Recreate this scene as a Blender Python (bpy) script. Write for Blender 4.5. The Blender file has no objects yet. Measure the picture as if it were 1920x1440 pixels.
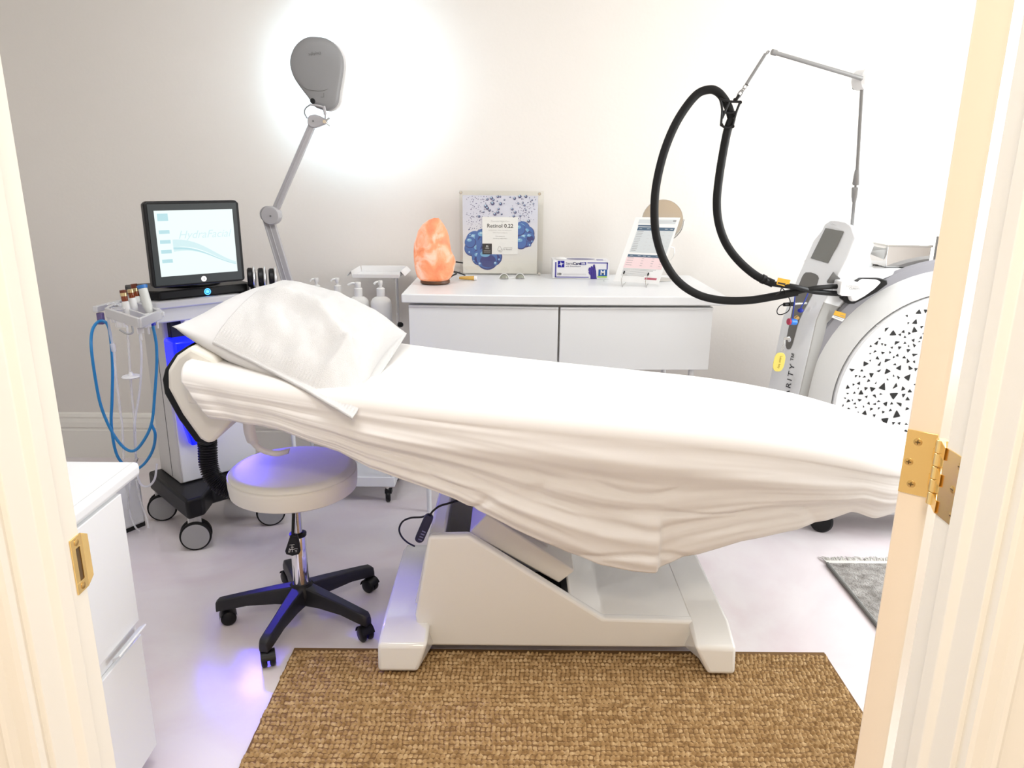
import bpy, math, random
import numpy as np
from mathutils import Vector, Matrix, Quaternion, noise
random.seed(7)
sc = bpy.context.scene
COL = sc.collection
pi = math.pi

# ------------------------------------------------------------------ camera
F_PX = 1400.0
TILT = math.radians(15.6)
ROLL = math.radians(0.5)
H = 1.5
cam_d = bpy.data.cameras.new('camera')
cam_d.sensor_width = 36.0
cam_d.lens = 36.0 * F_PX / 1920.0
cam_d.clip_start = 0.02
cam = bpy.data.objects.new('camera', cam_d)
COL.objects.link(cam)
CAM_M = Matrix.Translation((0, 0, H)) @ Matrix.Rotation(pi / 2 - TILT, 4, 'X') @ Matrix.Rotation(ROLL, 4, 'Z')
cam.matrix_world = CAM_M
sc.camera = cam
CAM3 = CAM_M.to_3x3()


def at(px, py, Y=None, Z=None, X=None):
    """world point where the sight line through a photo pixel meets a plane"""
    d = CAM3 @ Vector(((px - 960) / F_PX, -(py - 720) / F_PX, -1.0))
    o = Vector((0, 0, H))
    if Y is not None:
        t = Y / d.y
    elif Z is not None:
        t = (Z - H) / d.z
    else:
        t = X / d.x
    return o + d * t


# ------------------------------------------------------------------ world, exposure, large lights
sc.view_settings.view_transform = 'Standard'
sc.view_settings.look = 'None'
sc.view_settings.exposure = 0.68
sc.view_settings.gamma = 1.0
sc.view_settings.use_curve_mapping = False
w = bpy.data.worlds.new('world')
sc.world = w
w.use_nodes = True
wn = w.node_tree
bg = wn.nodes['Background']
sky = wn.nodes.new('ShaderNodeTexSky')
sky.sky_type = 'NISHITA'
sky.sun_elevation = math.radians(48)
sky.sun_rotation = math.radians(200)
sky.sun_disc = False
wn.links.new(sky.outputs[0], bg.inputs[0])
bg.inputs[1].default_value = 0.25


def area(name, loc, target, sx, sy, power, color, spread=180):
    l = bpy.data.lights.new(name, 'AREA')
    l.shape = 'RECTANGLE'
    l.size = sx
    l.size_y = sy
    l.energy = power
    l.color = color
    l.spread = math.radians(spread)
    o = bpy.data.objects.new(name, l)
    COL.objects.link(o)
    o.location = loc
    o.rotation_euler = (Vector(target) - Vector(loc)).to_track_quat('-Z', 'Y').to_euler()
    return o


# daylight entering through the window in the right wall
area('window_daylight', (2.84, 2.62, 1.55), (0.2, 2.6, 1.0), 1.5, 1.7, 54, (0.985, 0.99, 0.985))
# added fill light to brighten the room, and hallway ceiling lamp (their housings are built further down)
area('room_fill_light', (-0.7, 1.75, 2.73), (-0.7, 1.75, 0), 1.1, 0.6, 14.5, (0.98, 0.985, 1.0))
area('hallway_ceiling_light', (0.0, -0.25, 2.50), (0.0, -0.25, 0), 0.5, 0.5, 16.5, (1.0, 0.90, 0.77))


# ------------------------------------------------------------------ materials
MATS = {}


def mat(name, color, rough=0.5, metal=0.0, spec=0.5, emit=None, estr=0.0, trans=0.0, alpha=1.0,
        ior=1.45, coat=0.0, sheen=0.0, bump=None, var=None, sss=0.0):
    """bump=(scale, strength, distance); var=(scale, colour2, contrast)"""
    if name in MATS:
        return MATS[name]
    m = bpy.data.materials.new(name)
    m.use_nodes = True
    nt = m.node_tree
    b = nt.nodes['Principled BSDF']
    c = (*color, 1.0)
    b.inputs['Base Color'].default_value = c
    b.inputs['Roughness'].default_value = rough
    b.inputs['Metallic'].default_value = metal
    b.inputs['Specular IOR Level'].default_value = spec
    b.inputs['IOR'].default_value = ior
    b.inputs['Transmission Weight'].default_value = trans
    b.inputs['Alpha'].default_value = alpha
    b.inputs['Coat Weight'].default_value = coat
    b.inputs['Sheen Weight'].default_value = sheen
    b.inputs['Subsurface Weight'].default_value = sss
    if emit:
        b.inputs['Emission Color'].default_value = (*emit, 1.0)
        b.inputs['Emission Strength'].default_value = estr
    tc = None
    if bump or var:
        tc = nt.nodes.new('ShaderNodeTexCoord')
    if bump:
        n = nt.nodes.new('ShaderNodeTexNoise')
        n.inputs['Scale'].default_value = bump[0]
        n.inputs['Detail'].default_value = 4
        nt.links.new(tc.outputs['Object'], n.inputs['Vector'])
        bp = nt.nodes.new('ShaderNodeBump')
        bp.inputs['Strength'].default_value = bump[1]
        bp.inputs['Distance'].default_value = bump[2]
        nt.links.new(n.outputs['Fac'], bp.inputs['Height'])
        nt.links.new(bp.outputs['Normal'], b.inputs['Normal'])
    if var:
        n2 = nt.nodes.new('ShaderNodeTexNoise')
        n2.inputs['Scale'].default_value = var[0]
        n2.inputs['Detail'].default_value = 5
        nt.links.new(tc.outputs['Object'], n2.inputs['Vector'])
        r = nt.nodes.new('ShaderNodeValToRGB')
        r.color_ramp.elements[0].position = 0.5 - var[2]
        r.color_ramp.elements[1].position = 0.5 + var[2]
        r.color_ramp.elements[0].color = c
        r.color_ramp.elements[1].color = (*var[1], 1.0)
        nt.links.new(n2.outputs['Fac'], r.inputs[0])
        nt.links.new(r.outputs[0], b.inputs['Base Color'])
    MATS[name] = m
    return m


def srgb(r, g, b):
    f = lambda v: (v / 255 / 12.92) if v <= 10 else ((v / 255 + 0.055) / 1.055) ** 2.4
    return (f(r), f(g), f(b))


M_WALL = mat('wall_paint', (0.80, 0.765, 0.72), 0.7, spec=0.2, bump=(60, 0.05, 0.01))
M_TRIM = mat('trim_paint', (0.88, 0.858, 0.80), 0.35, spec=0.4, bump=(25, 0.03, 0.01))
M_DOOR = mat('door_edge_paint', (0.84, 0.73, 0.60), 0.4, spec=0.4)
M_CEIL = mat('ceiling_paint', (0.85, 0.84, 0.82), 0.8)
M_WHITE = mat('white_lacquer', (0.80, 0.815, 0.83), 0.32, spec=0.5)
M_GLOSS = mat('white_gloss_plastic', (0.87, 0.865, 0.83), 0.14, spec=0.5, coat=0.4)
M_WPLA = mat('white_plastic', (0.83, 0.83, 0.83), 0.38)
M_GREY = mat('grey_plastic', (0.42, 0.42, 0.42), 0.4)
M_LGREY = mat('light_grey_plastic', (0.62, 0.62, 0.61), 0.4)
M_DGREY = mat('dark_grey_plastic', (0.14, 0.14, 0.135), 0.5)
M_BLACK = mat('black_plastic', (0.006, 0.006, 0.007), 0.42, spec=0.35)
M_BLKM = mat('black_matte', (0.008, 0.008, 0.009), 0.65)
M_RUBBER = mat('black_rubber', (0.006, 0.006, 0.006), 0.6, spec=0.3)
M_SILVER = mat('brushed_silver', (0.72, 0.72, 0.73), 0.28, metal=0.9)
M_SILPLA = mat('silver_plastic', (0.66, 0.66, 0.68), 0.3, metal=0.25)
M_CHROME = mat('chrome', (0.85, 0.85, 0.86), 0.06, metal=1.0)
M_STEEL = mat('brushed_steel', (0.62, 0.62, 0.61), 0.22, metal=1.0)
M_MAST = mat('satin_grey_metal', (0.30, 0.30, 0.30), 0.35, metal=0.55)
M_BRASS = mat('polished_brass', (0.95, 0.70, 0.30), 0.27, metal=1.0)
M_BRASSD = mat('brass_screw', (0.62, 0.42, 0.16), 0.3, metal=1.0)
M_LEATHER = mat('cream_vinyl', (0.80, 0.77, 0.70), 0.42, spec=0.4)
M_SHEET = mat('white_cotton_sheet', (0.80, 0.775, 0.75), 0.85, spec=0.15, sheen=0.2, bump=(900, 0.06, 0.002))
M_PCASE = mat('white_pillowcase_cotton', (0.68, 0.67, 0.665), 0.85, spec=0.15, bump=(900, 0.06, 0.002))
M_TOWEL = mat('white_terry', (0.65, 0.64, 0.63), 0.95, spec=0.1, sheen=0.4, bump=(420, 0.55, 0.006))
M_INK = mat('black_ink', (0.02, 0.02, 0.025), 0.6)
M_GINK = mat('grey_ink', (0.30, 0.30, 0.31), 0.6)
M_LINK = mat('pale_grey_ink', (0.55, 0.55, 0.56), 0.6)
M_PAPER = mat('white_paper', (0.84, 0.84, 0.83), 0.6)
M_CLEAR = mat('clear_plastic', (0.95, 0.95, 0.95), 0.06, trans=0.0, alpha=0.28)
M_CTUBE = mat('clear_tube', (0.90, 0.90, 0.92), 0.1, alpha=0.38)


def glass_mix(name, tint, fac, rough=0.02):
    """thin clear acrylic: mostly transparent with a glossy skin"""
    m = bpy.data.materials.new(name)
    m.use_nodes = True
    nt = m.node_tree
    nt.nodes.clear()
    out = nt.nodes.new('ShaderNodeOutputMaterial')
    tr = nt.nodes.new('ShaderNodeBsdfTransparent')
    tr.inputs[0].default_value = (*tint, 1)
    gl = nt.nodes.new('ShaderNodeBsdfGlossy')
    gl.inputs['Roughness'].default_value = rough
    mx = nt.nodes.new('ShaderNodeMixShader')
    mx.inputs[0].default_value = fac
    nt.links.new(tr.outputs[0], mx.inputs[1])
    nt.links.new(gl.outputs[0], mx.inputs[2])
    nt.links.new(mx.outputs[0], out.inputs[0])
    return m


M_ACRYL = glass_mix('clear_acrylic', (0.985, 0.99, 0.985), 0.03)
M_PANE = glass_mix('window_glass', (0.97, 0.98, 0.98), 0.05)


# ------------------------------------------------------------------ mesh helpers
class MB:
    def __init__(s, M=None):
        s.v, s.f, s.mi, s.M = [], [], [], M

    def add(s, vs, fs, mi=0):
        o = len(s.v)
        for p in vs:
            p = Vector(p)
            s.v.append(s.M @ p if s.M else p)
        for f in fs:
            s.f.append([i + o for i in f])
            s.mi.append(mi)
        return s

    def box(s, c, d, rz=0, mi=0, R=None):
        c = Vector(c)
        if R is None:
            R = Matrix.Rotation(rz, 3, 'Z')
        vs = [c + R @ Vector((x * d[0] / 2, y * d[1] / 2, z * d[2] / 2)) for z in (-1, 1) for y in (-1, 1) for x in (-1, 1)]
        fs = [(0, 2, 3, 1), (4, 5, 7, 6), (0, 1, 5, 4), (2, 6, 7, 3), (0, 4, 6, 2), (1, 3, 7, 5)]
        return s.add(vs, fs, mi)

    def box2(s, a, b, mi=0):
        a, b = Vector(a), Vector(b)
        return s.box((a + b) / 2, [abs(b[i] - a[i]) for i in range(3)], mi=mi)

    def prism(s, pts, vec, mi=0, mi_cap=None):
        n = len(pts)
        vec = Vector(vec)
        pts = [Vector(p) for p in pts]
        # orient so that side faces point outwards
        nrm = Vector((0, 0, 0))
        for i in range(n):
            nrm += pts[i].cross(pts[(i + 1) % n])
        if nrm.dot(vec) > 0:
            pts = pts[::-1]
        vs = pts + [p + vec for p in pts]
        s.add(vs, [list(range(n))], mi if mi_cap is None else mi_cap)
        o = len(s.v) - 2 * n
        s.f.append([o + n + i for i in range(n - 1, -1, -1)]); s.mi.append(mi)
        for i in range(n):
            j = (i + 1) % n
            s.f.append([o + j, o + i, o + n + i, o + n + j]); s.mi.append(mi)
        return s

    def cyl(s, p0, p1, r0, r1=None, n=20, cap=True, mi=0):
        r1 = r0 if r1 is None else r1
        return s.tube_rr([p0, p1], [r0, r1], n, cap, mi)

    def tube_rr(s, path, rs, n=12, cap=True, mi=0, closed=False):
        path = [Vector(p) for p in path]
        k = len(path)
        tang = []
        for i in range(k):
            if closed:
                t = path[(i + 1) % k] - path[i - 1]
            else:
                t = path[min(i + 1, k - 1)] - path[max(i - 1, 0)]
            if t.length < 1e-9:
                t = Vector((0, 0, 1))
            tang.append(t.normalized())
        up = Vector((0, 0, 1)) if abs(tang[0].z) < 0.9 else Vector((1, 0, 0))
        u = tang[0].cross(up).normalized()
        vs = []
        for i in range(k):
            if i:
                q = tang[i - 1].rotation_difference(tang[i])
                u = q @ u
                u = (u - tang[i] * u.dot(tang[i])).normalized()
            w_ = tang[i].cross(u)
            for j in range(n):
                a = 2 * pi * j / n
                vs.append(path[i] + (u * math.cos(a) + w_ * math.sin(a)) * rs[i])
        fs = []
        rng = k if closed else k - 1
        for i in range(rng):
            i2 = (i + 1) % k
            for j in range(n):
                j2 = (j + 1) % n
                fs.append((i * n + j, i * n + j2, i2 * n + j2, i2 * n + j))
        if cap and not closed:
            fs.append(list(range(n - 1, -1, -1)))
            fs.append([(k - 1) * n + j for j in range(n)])
        return s.add(vs, fs, mi)

    def tube(s, path, r, n=10, sub=6, closed=False, cap=True, mi=0):
        p = smooth_path(path, sub, closed)
        return s.tube_rr(p, [r] * len(p), n, cap, mi, closed)

    def lathe(s, prof, origin=(0, 0, 0), axis=(0, 0, 1), n=32, mi=0, sx=1.0, sy=1.0):
        """prof: list of (radius, height)"""
        q = Vector((0, 0, 1)).rotation_difference(Vector(axis).normalized())
        o = Vector(origin)
        vs, fs = [], []
        k = len(prof)
        for r, h in prof:
            for j in range(n):
                a = 2 * pi * j / n
                vs.append(o + q @ Vector((r * math.cos(a) * sx, r * math.sin(a) * sy, h)))
        for i in range(k - 1):
            for j in range(n):
                j2 = (j + 1) % n
                fs.append((i * n + j, i * n + j2, (i + 1) * n + j2, (i + 1) * n + j))
        if prof[0][0] > 1e-6:
            fs.append(list(range(n - 1, -1, -1)))
        if prof[-1][0] > 1e-6:
            fs.append([(k - 1) * n + j for j in range(n)])
        return s.add(vs, fs, mi)

    def ell(s, c, r, nu=20, nv=12, mi=0, R=None):
        c = Vector(c)
        vs, fs = [], []
        for i in range(nv + 1):
            th = pi * i / nv
            for j in range(nu):
                a = 2 * pi * j / nu
                p = Vector((r[0] * math.sin(th) * math.cos(a), r[1] * math.sin(th) * math.sin(a), -r[2] * math.cos(th)))
                vs.append(c + (R @ p if R else p))
        for i in range(nv):
            for j in range(nu):
                j2 = (j + 1) % nu
                fs.append((i * nu + j, i * nu + j2, (i + 1) * nu + j2, (i + 1) * nu + j))
        return s.add(vs, fs, mi)

    def grid(s, fn, nu, nv, mi=0, flip=False, closed_u=False):
        vs = [fn(i / nu, j / nv) for j in range(nv + 1) for i in range(nu + 1)]
        fs = []
        for j in range(nv):
            for i in range(nu):
                a = j * (nu + 1) + i
                f = (a, a + 1, a + nu + 2, a + nu + 1)
                fs.append(f[::-1] if flip else f)
        return s.add(vs, fs, mi)

    def poly(s, pts, mi=0):
        return s.add(pts, [list(range(len(pts)))], mi)

    def build(s, name, mats, parent=None, bevel=0, seg=2, smooth=True, angle=38, solid=0, subsurf=0, weld=False):
        me = bpy.data.meshes.new(name)
        me.from_pydata([tuple(p) for p in s.v], [], s.f)
        if not isinstance(mats, (list, tuple)):
            mats = [mats]
        for m in mats:
            me.materials.append(m)
        me.polygons.foreach_set('material_index', s.mi)
        me.update()
        if smooth:
            me.polygons.foreach_set('use_smooth', [True] * len(me.polygons))
            try:
                me.set_sharp_from_angle(angle=math.radians(angle))
            except Exception:
                pass
        o = bpy.data.objects.new(name, me)
        COL.objects.link(o)
        if weld:
            md = o.modifiers.new('weld', 'WELD'); md.merge_threshold = 1e-5
        if solid:
            md = o.modifiers.new('solid', 'SOLIDIFY'); md.thickness = solid; md.offset = 0
        if bevel:
            md = o.modifiers.new('bevel', 'BEVEL'); md.width = bevel; md.segments = seg
            md.limit_method = 'ANGLE'; md.angle_limit = math.radians(30)
            md.harden_normals = False
        if subsurf:
            md = o.modifiers.new('sub', 'SUBSURF'); md.levels = subsurf; md.render_levels = subsurf
        if parent is not None:
            attach(o, parent)
        return o


def world_m(o):
    """matrix from the rest of the hierarchy; parents here are only translated or rotated Empties/meshes"""
    m = o.matrix_basis.copy()
    if o.parent:
        m = world_m(o.parent) @ o.matrix_parent_inverse @ m
    return m


def attach(o, parent):
    o.parent = parent
    o.matrix_parent_inverse = world_m(parent).inverted()


def smooth_path(pts, sub=6, closed=False):
    pts = [Vector(p) for p in pts]
    if len(pts) < 3 or sub <= 1:
        return pts
    out = []
    n = len(pts)
    for i in range(n if closed else n - 1):
        if closed:
            p0, p1, p2, p3 = pts[i - 1], pts[i], pts[(i + 1) % n], pts[(i + 2) % n]
        else:
            p1, p2 = pts[i], pts[i + 1]
            p0 = pts[i - 1] if i > 0 else p1 * 2 - p2
            p3 = pts[i + 2] if i + 2 < n else p2 * 2 - p1
        for k in range(sub):
            t = k / sub
            out.append(0.5 * ((2 * p1) + (p2 - p0) * t + (2 * p0 - 5 * p1 + 4 * p2 - p3) * t * t
                              + (3 * p1 - p0 - 3 * p2 + p3) * t ** 3))
    if not closed:
        out.append(pts[-1])
    return out


def tag(o, label, cat, group=None):
    o['label'] = label
    o['category'] = cat
    if group:
        o['group'] = group
    return o


def thing(name, label, cat, loc=(0, 0, 0), group=None):
    o = bpy.data.objects.new(name, None)
    o.empty_display_size = 0.05
    COL.objects.link(o)
    o.location = loc
    return tag(o, label, cat, group)


def struct(o):
    o['kind'] = 'structure'
    return o


def interp(x, xs, ys):
    return float(np.interp(x, xs, ys))


def text(name, body, size, origin, xd, yd, m, parent, align='CENTER', off=0.0006, bold=0.0, space=1.0, shear=0.0):
    cu = bpy.data.curves.new('text_tmp', 'FONT')
    cu.body = body
    cu.size = size
    cu.align_x = align
    cu.align_y = 'CENTER'
    cu.offset = bold
    cu.space_character = space
    cu.shear = shear
    cu.resolution_u = 3
    to = bpy.data.objects.new('text_tmp', cu)
    COL.objects.link(to)
    dg = bpy.context.evaluated_depsgraph_get()
    dg.update()
    me = bpy.data.meshes.new_from_object(to.evaluated_get(dg))
    bpy.data.objects.remove(to)
    bpy.data.curves.remove(cu)
    xd = Vector(xd).normalized()
    yd = Vector(yd)
    yd = (yd - xd * yd.dot(xd)).normalized()
    zd = xd.cross(yd)
    Mx = Matrix((xd, yd, zd)).transposed().to_4x4()
    Mx.translation = Vector(origin) + zd * off
    me.transform(Mx)
    me.name = name
    me.materials.clear()
    me.materials.append(m)
    o = bpy.data.objects.new(name, me)
    COL.objects.link(o)
    attach(o, parent)
    return o


class Fr:
    """local frame: f(u, v, w) -> world"""
    def __init__(s, o, x, y, z):
        s.o, s.x, s.y, s.z = Vector(o), Vector(x), Vector(y), Vector(z)
        s.M = Matrix((s.x, s.y, s.z)).transposed().to_4x4()
        s.M.translation = s.o

    def __call__(s, u, v, w=0.0):
        return s.o + s.x * u + s.y * v + s.z * w


def circle(c, xd, yd, r, n=24, r2=None):
    c, xd, yd = Vector(c), Vector(xd).normalized(), Vector(yd).normalized()
    r2 = r if r2 is None else r2
    return [c + xd * (r * math.cos(2 * pi * i / n)) + yd * (r2 * math.sin(2 * pi * i / n)) for i in range(n)]

# ================================================================== the setting
XL, XR, YB, ZC = -2.75, 2.9, 3.83, 2.75
YD0, YD1 = 0.65, 0.75            # doorway wall
JR, JL = 0.4645, -0.478           # jamb faces

# floor: polished pale resin with faint veins
m = bpy.data.materials.new('polished_resin_floor')
m.use_nodes = True
nt = m.node_tree
b = nt.nodes['Principled BSDF']
tc = nt.nodes.new('ShaderNodeTexCoord')
n1 = nt.nodes.new('ShaderNodeTexNoise'); n1.inputs['Scale'].default_value = 1.7; n1.inputs['Detail'].default_value = 7
n1.inputs['Distortion'].default_value = 2.2
r1 = nt.nodes.new('ShaderNodeValToRGB')
r1.color_ramp.elements[0].position = 0.3; r1.color_ramp.elements[0].color = (0.78, 0.69, 0.715, 1)
r1.color_ramp.elements[1].position = 0.62; r1.color_ramp.elements[1].color = (0.84, 0.79, 0.80, 1)
nt.links.new(tc.outputs['Object'], n1.inputs['Vector'])
nt.links.new(n1.outputs['Fac'], r1.inputs[0])
nt.links.new(r1.outputs[0], b.inputs['Base Color'])
b.inputs['Roughness'].default_value = 0.16
b.inputs['Specular IOR Level'].default_value = 0.5
M_FLOOR = m

struct(MB().box2((XL - 0.1, -1.3, -0.1), (XR + 0.1, YB + 0.1, 0)).build('floor', M_FLOOR, smooth=False))
struct(MB().box2((XL - 0.1, -1.3, ZC), (XR + 0.1, YB + 0.1, ZC + 0.1)).build('ceiling', M_CEIL, smooth=False))
struct(MB().box2((XL - 0.1, YB, 0), (XR + 0.1, YB + 0.1, ZC)).build('wall_back', M_WALL, smooth=False))
struct(MB().box2((XL - 0.1, YD1, 0), (XL, YB, ZC)).build('wall_left', M_WALL, smooth=False))
WY0, WY1, WZ0, WZ1 = 1.82, 3.42, 0.65, 2.45
wr = MB()
wr.box2((XR, YD1, 0), (XR + 0.12, WY0, ZC)).box2((XR, WY1, 0), (XR + 0.12, YB, ZC))
wr.box2((XR, WY0, 0), (XR + 0.12, WY1, WZ0)).box2((XR, WY0, WZ1), (XR + 0.12, WY1, ZC))
struct(wr.build('wall_right', M_WALL, smooth=False))
wf = MB()
wf.box2((XL, YD0, 0), (JL - 0.045, YD1, ZC)).box2((JR + 0.045, YD0, 0), (XR, YD1, ZC))
wf.box2((JL - 0.045, YD0, 2.09), (JR + 0.045, YD1, ZC))
struct(wf.build('wall_front', M_WALL, smooth=False))
# hallway the camera stands in
struct(MB().box2((-1.3, -1.3, 0), (-1.2, YD0, ZC)).build('wall_hallway_left', M_TRIM, smooth=False))
struct(MB().box2((1.2, -1.3, 0), (1.3, YD0, ZC)).build('wall_hallway_right', M_TRIM, smooth=False))
struct(MB().box2((-1.2, -1.3, 0), (1.2, -1.2, ZC)).build('wall_hallway_end', mat('hallway_peach_paint', (0.86, 0.75, 0.61), 0.7), smooth=False))

# window in the right wall
wn_ = struct(MB().build('window_1', M_TRIM)) if False else None
fr = MB()
t = 0.06
fr.box2((XR - 0.02, WY0 - t, WZ0 - t), (XR + 0.05, WY0, WZ1 + t)).box2((XR - 0.02, WY1, WZ0 - t), (XR + 0.05, WY1 + t, WZ1 + t))
fr.box2((XR - 0.03, WY0 - 0.08, WZ0 - t - 0.02), (XR + 0.05, WY1 + 0.08, WZ0)).box2((XR - 0.02, WY0, WZ1), (XR + 0.05, WY1, WZ1 + t))
fr.box2((XR + 0.03, (WY0 + WY1) / 2 - 0.02, WZ0), (XR + 0.06, (WY0 + WY1) / 2 + 0.02, WZ1))
fr.box2((XR + 0.03, WY0, 1.53), (XR + 0.06, WY1, 1.57))
win = struct(fr.build('window_1', M_TRIM, bevel=0.004))
MB().box2((XR + 0.042, WY0, WZ0), (XR + 0.048, WY1, WZ1)).build('window_pane', M_PANE, win, smooth=False)

# tall stepped baseboard along the back wall
pts = [(0, 0), (0.022, 0), (0.022, 0.155), (0.017, 0.16), (0.017, 0.168), (0.022, 0.174), (0.020, 0.20), (0.014, 0.222),
       (0.016, 0.226), (0.016, 0.232), (0.010, 0.246), (0.0, 0.252)]
bb = MB().prism([Vector((XL, YB - d, z)) for d, z in pts], (XR - XL, 0, 0))
struct(bb.build('baseboard_back', M_TRIM, smooth=False))
bb = MB().prism([Vector((XL + d, YB, z)) for d, z in pts], (0, -(YB - YD1), 0))
struct(bb.build('baseboard_left', M_TRIM, smooth=False))

# ------------------------------------------------------------------ door frame
def jamb(name, x, s):
    # s = +1 right jamb, -1 left jamb (opening lies towards -s)
    P = [(0, 0.75), (0, 0.713), (-0.007, 0.713), (-0.007, 0.692), (-0.003, 0.687), (0, 0.684), (0, 0.65), (0.045, 0.65), (0.045, 0.75)]
    return struct(MB().prism([Vector((x + s * a, y, 0)) for a, y in P], (0, 0, 2.05)).build(name, M_TRIM, bevel=0.0012, seg=2))


def casing(name, x, s):
    P = [(0.006, 0.65), (0.006, 0.637), (0.010, 0.634), (0.022, 0.634), (0.026, 0.628), (0.030, 0.626), (0.034, 0.628), (0.038, 0.634),
         (0.060, 0.632), (0.075, 0.628), (0.080, 0.622), (0.086, 0.620), (0.092, 0.624), (0.096, 0.628), (0.096, 0.65)]
    P2 = [(0.014, 0.75), (0.014, 0.764), (0.09, 0.768), (0.09, 0.75)]
    o = MB().prism([Vector((x + s * a, y, 0)) for a, y in P], (0, 0, 2.13))
    o.prism([Vector((x + s * a, y, 0)) for a, y in P2], (0, 0, 2.13))
    return struct(o.build(name, M_TRIM, smooth=True, angle=25))


jamb('trim_1', JR, 1)
jamb('trim_2', JL, -1)
casing('trim_3', JR, 1)
casing('trim_4', JL, -1)
hd = MB().box2((JL - 0.045, 0.65, 2.05), (JR + 0.045, 0.75, 2.09))
hd.box2((JL - 0.096, 0.628, 2.05), (JR + 0.096, 0.65, 2.146))
struct(hd.build('trim_5', M_TRIM, bevel=0.002))

# opened door, swung far back so only its hinge edge shows
DR = Vector((0.4790, 0.7900, 0))
dd = Vector((math.sin(math.radians(38)), math.cos(math.radians(38)), 0))     # leaf direction
dn = Vector((-dd.y, dd.x, 0))                                                    # towards the room side of the leaf
TH = 0.0325
door = MB().prism([DR, DR + dn * TH, DR + dn * TH + dd * 0.86, DR + dd * 0.86], (0, 0, 2.0))
for q in door.v:
    q.z += 0.035
dr = struct(door.build('door_1', M_DOOR, bevel=0.0015, seg=2))
for z0, z1 in ((0.2, 0.95), (1.1, 1.85)):
    for off in (-0.002, TH + 0.002):
        a = DR + dn * off + dd * 0.12
        MB().box((a + dd * 0.33) + Vector((0, 0, (z0 + z1) / 2)), (0.62, 0.004, z1 - z0), rz=math.atan2(dd.y, dd.x)).build('door_panel', M_DOOR, dr, bevel=0.0015)
kb = DR + dd * 0.80
MB().lathe([(0.026, 0), (0.026, 0.006), (0.012, 0.01), (0.012, 0.03), (0.026, 0.042), (0.028, 0.055), (0.02, 0.066), (0.001, 0.069)],
           kb + Vector((0, 0, 1.02)), -dn).build('door_handle', M_BRASS, dr)

# brass hinge
HZ0, HZ1 = at(1690, 930, Y=0.795).z, at(1712, 812, Y=0.795).z
PIN = Vector((0.4735, 0.7745, 0))
hz = (HZ0 + HZ1) / 2
hh = HZ1 - HZ0
hinge = thing('door_hinge', 'polished brass butt hinge joining open door edge to right door frame', 'hinge', PIN + Vector((0, 0, hz)))
ef = Fr(DR + Vector((0, 0, hz)), dn, (0, 0, 1), -dd)     # on the door edge: u across thickness, v up, w outward
lf = MB(ef.M).box((TH / 2 + 0.0005, 0, 0.0007), (TH - 0.001, hh, 0.0014)).build('door_leaf', M_BRASS, hinge, bevel=0.0004)
for u, v in ((0.62, 0.33), (0.80, 0.0), (0.62, -0.34)):
    sb = MB(ef.M)
    sb.lathe([(0.0046, 0), (0.0046, 0.0004), (0.0038, 0.0009), (0.0001, 0.0010)], (TH * u, hh * v, 0.0012), (0, 0, 1), 20)
    sb.box((TH * u, hh * v, 0.0023), (0.0052, 0.0012, 0.0006), mi=1).box((TH * u, hh * v, 0.0023), (0.0012, 0.0052, 0.0006), mi=1)
    sb.build('screw', [M_BRASSD, mat('screw_slot', (0.12, 0.07, 0.02), 0.5)], lf)
jf = Fr(Vector((JR, 0.75, hz)), (0, -1, 0), (0, 0, 1), (-1, 0, 0))
jl = MB(jf.M).box((0.018, 0, 0.0006), (0.036, hh, 0.0013)).build('frame_leaf', M_BRASS, hinge, bevel=0.0004)
for u, v in ((0.030, 0.36), (0.024, 0.0), (0.030, -0.36)):
    sb = MB(jf.M)
    sb.lathe([(0.0042, 0), (0.0042, 0.0004), (0.0032, 0.0009), (0.0001, 0.0010)], (u, hh * v, 0.0011), (0, 0, 1), 20)
    sb.box((u, hh * v, 0.0021), (0.005, 0.0012, 0.0005), mi=1)
    sb.build('screw', [M_BRASSD, MATS['screw_slot']], jl)
for k in range(5):
    za, zb = HZ0 + hh * k / 5 + 0.0004, HZ0 + hh * (k + 1) / 5 - 0.0004
    kn = MB().cyl(PIN + Vector((0, 0, za)), PIN + Vector((0, 0, zb)), 0.0064, n=24)
    if k % 2 == 0:
        kn.prism([PIN + Vector((0.001, -0.005, za)), Vector((JR - 0.001, 0.75, za)), Vector((JR - 0.0035, 0.7465, za)), PIN + Vector((-0.004, -0.004, za))], (0, 0, zb - za))
    else:
        kn.prism([PIN + Vector((0.003, 0.004, za)), DR + Vector((0, 0, za)) - dd * 0.0012, DR + dn * 0.004 - dd * 0.0012 + Vector((0, 0, za)), PIN + Vector((-0.005, 0.003, za))], (0, 0, zb - za))
    kn.build('knuckle', M_BRASS, hinge, bevel=0.0006)

# strike plate on the left jamb
z1, z0 = at(150, 1008, Y=0.74).z, at(160, 1108, Y=0.74).z
zm, zh = (z1 + z0) / 2, (z1 - z0)
sp = thing('strike_plate', 'brass strike plate on the left door jamb', 'strike plate', (JL, 0.735, zm))
sf = Fr(Vector((JL, 0.752, zm)), (0, -1, 0), (0, 0, 1), (1, 0, 0))
o_ = MB(sf.M)
hw = 0.021
for a in ((0.0005, hw, 0.30, 0.5), (0.0005, hw, -0.5, -0.30), (0.0005, 0.006, -0.30, 0.30), (hw - 0.007, hw, -0.30, 0.30)):
    o_.box2((a[0], a[2] * zh, 0), (a[1], a[3] * zh, 0.0016))
o_.box2((0.006, -0.3 * zh, 0.0002), (hw - 0.007, 0.3 * zh, 0.0004), mi=1)
o_.build('plate', [M_BRASS, mat('strike_hole', (0.10, 0.06, 0.025), 0.6)], sp, bevel=0.0003)
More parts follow.
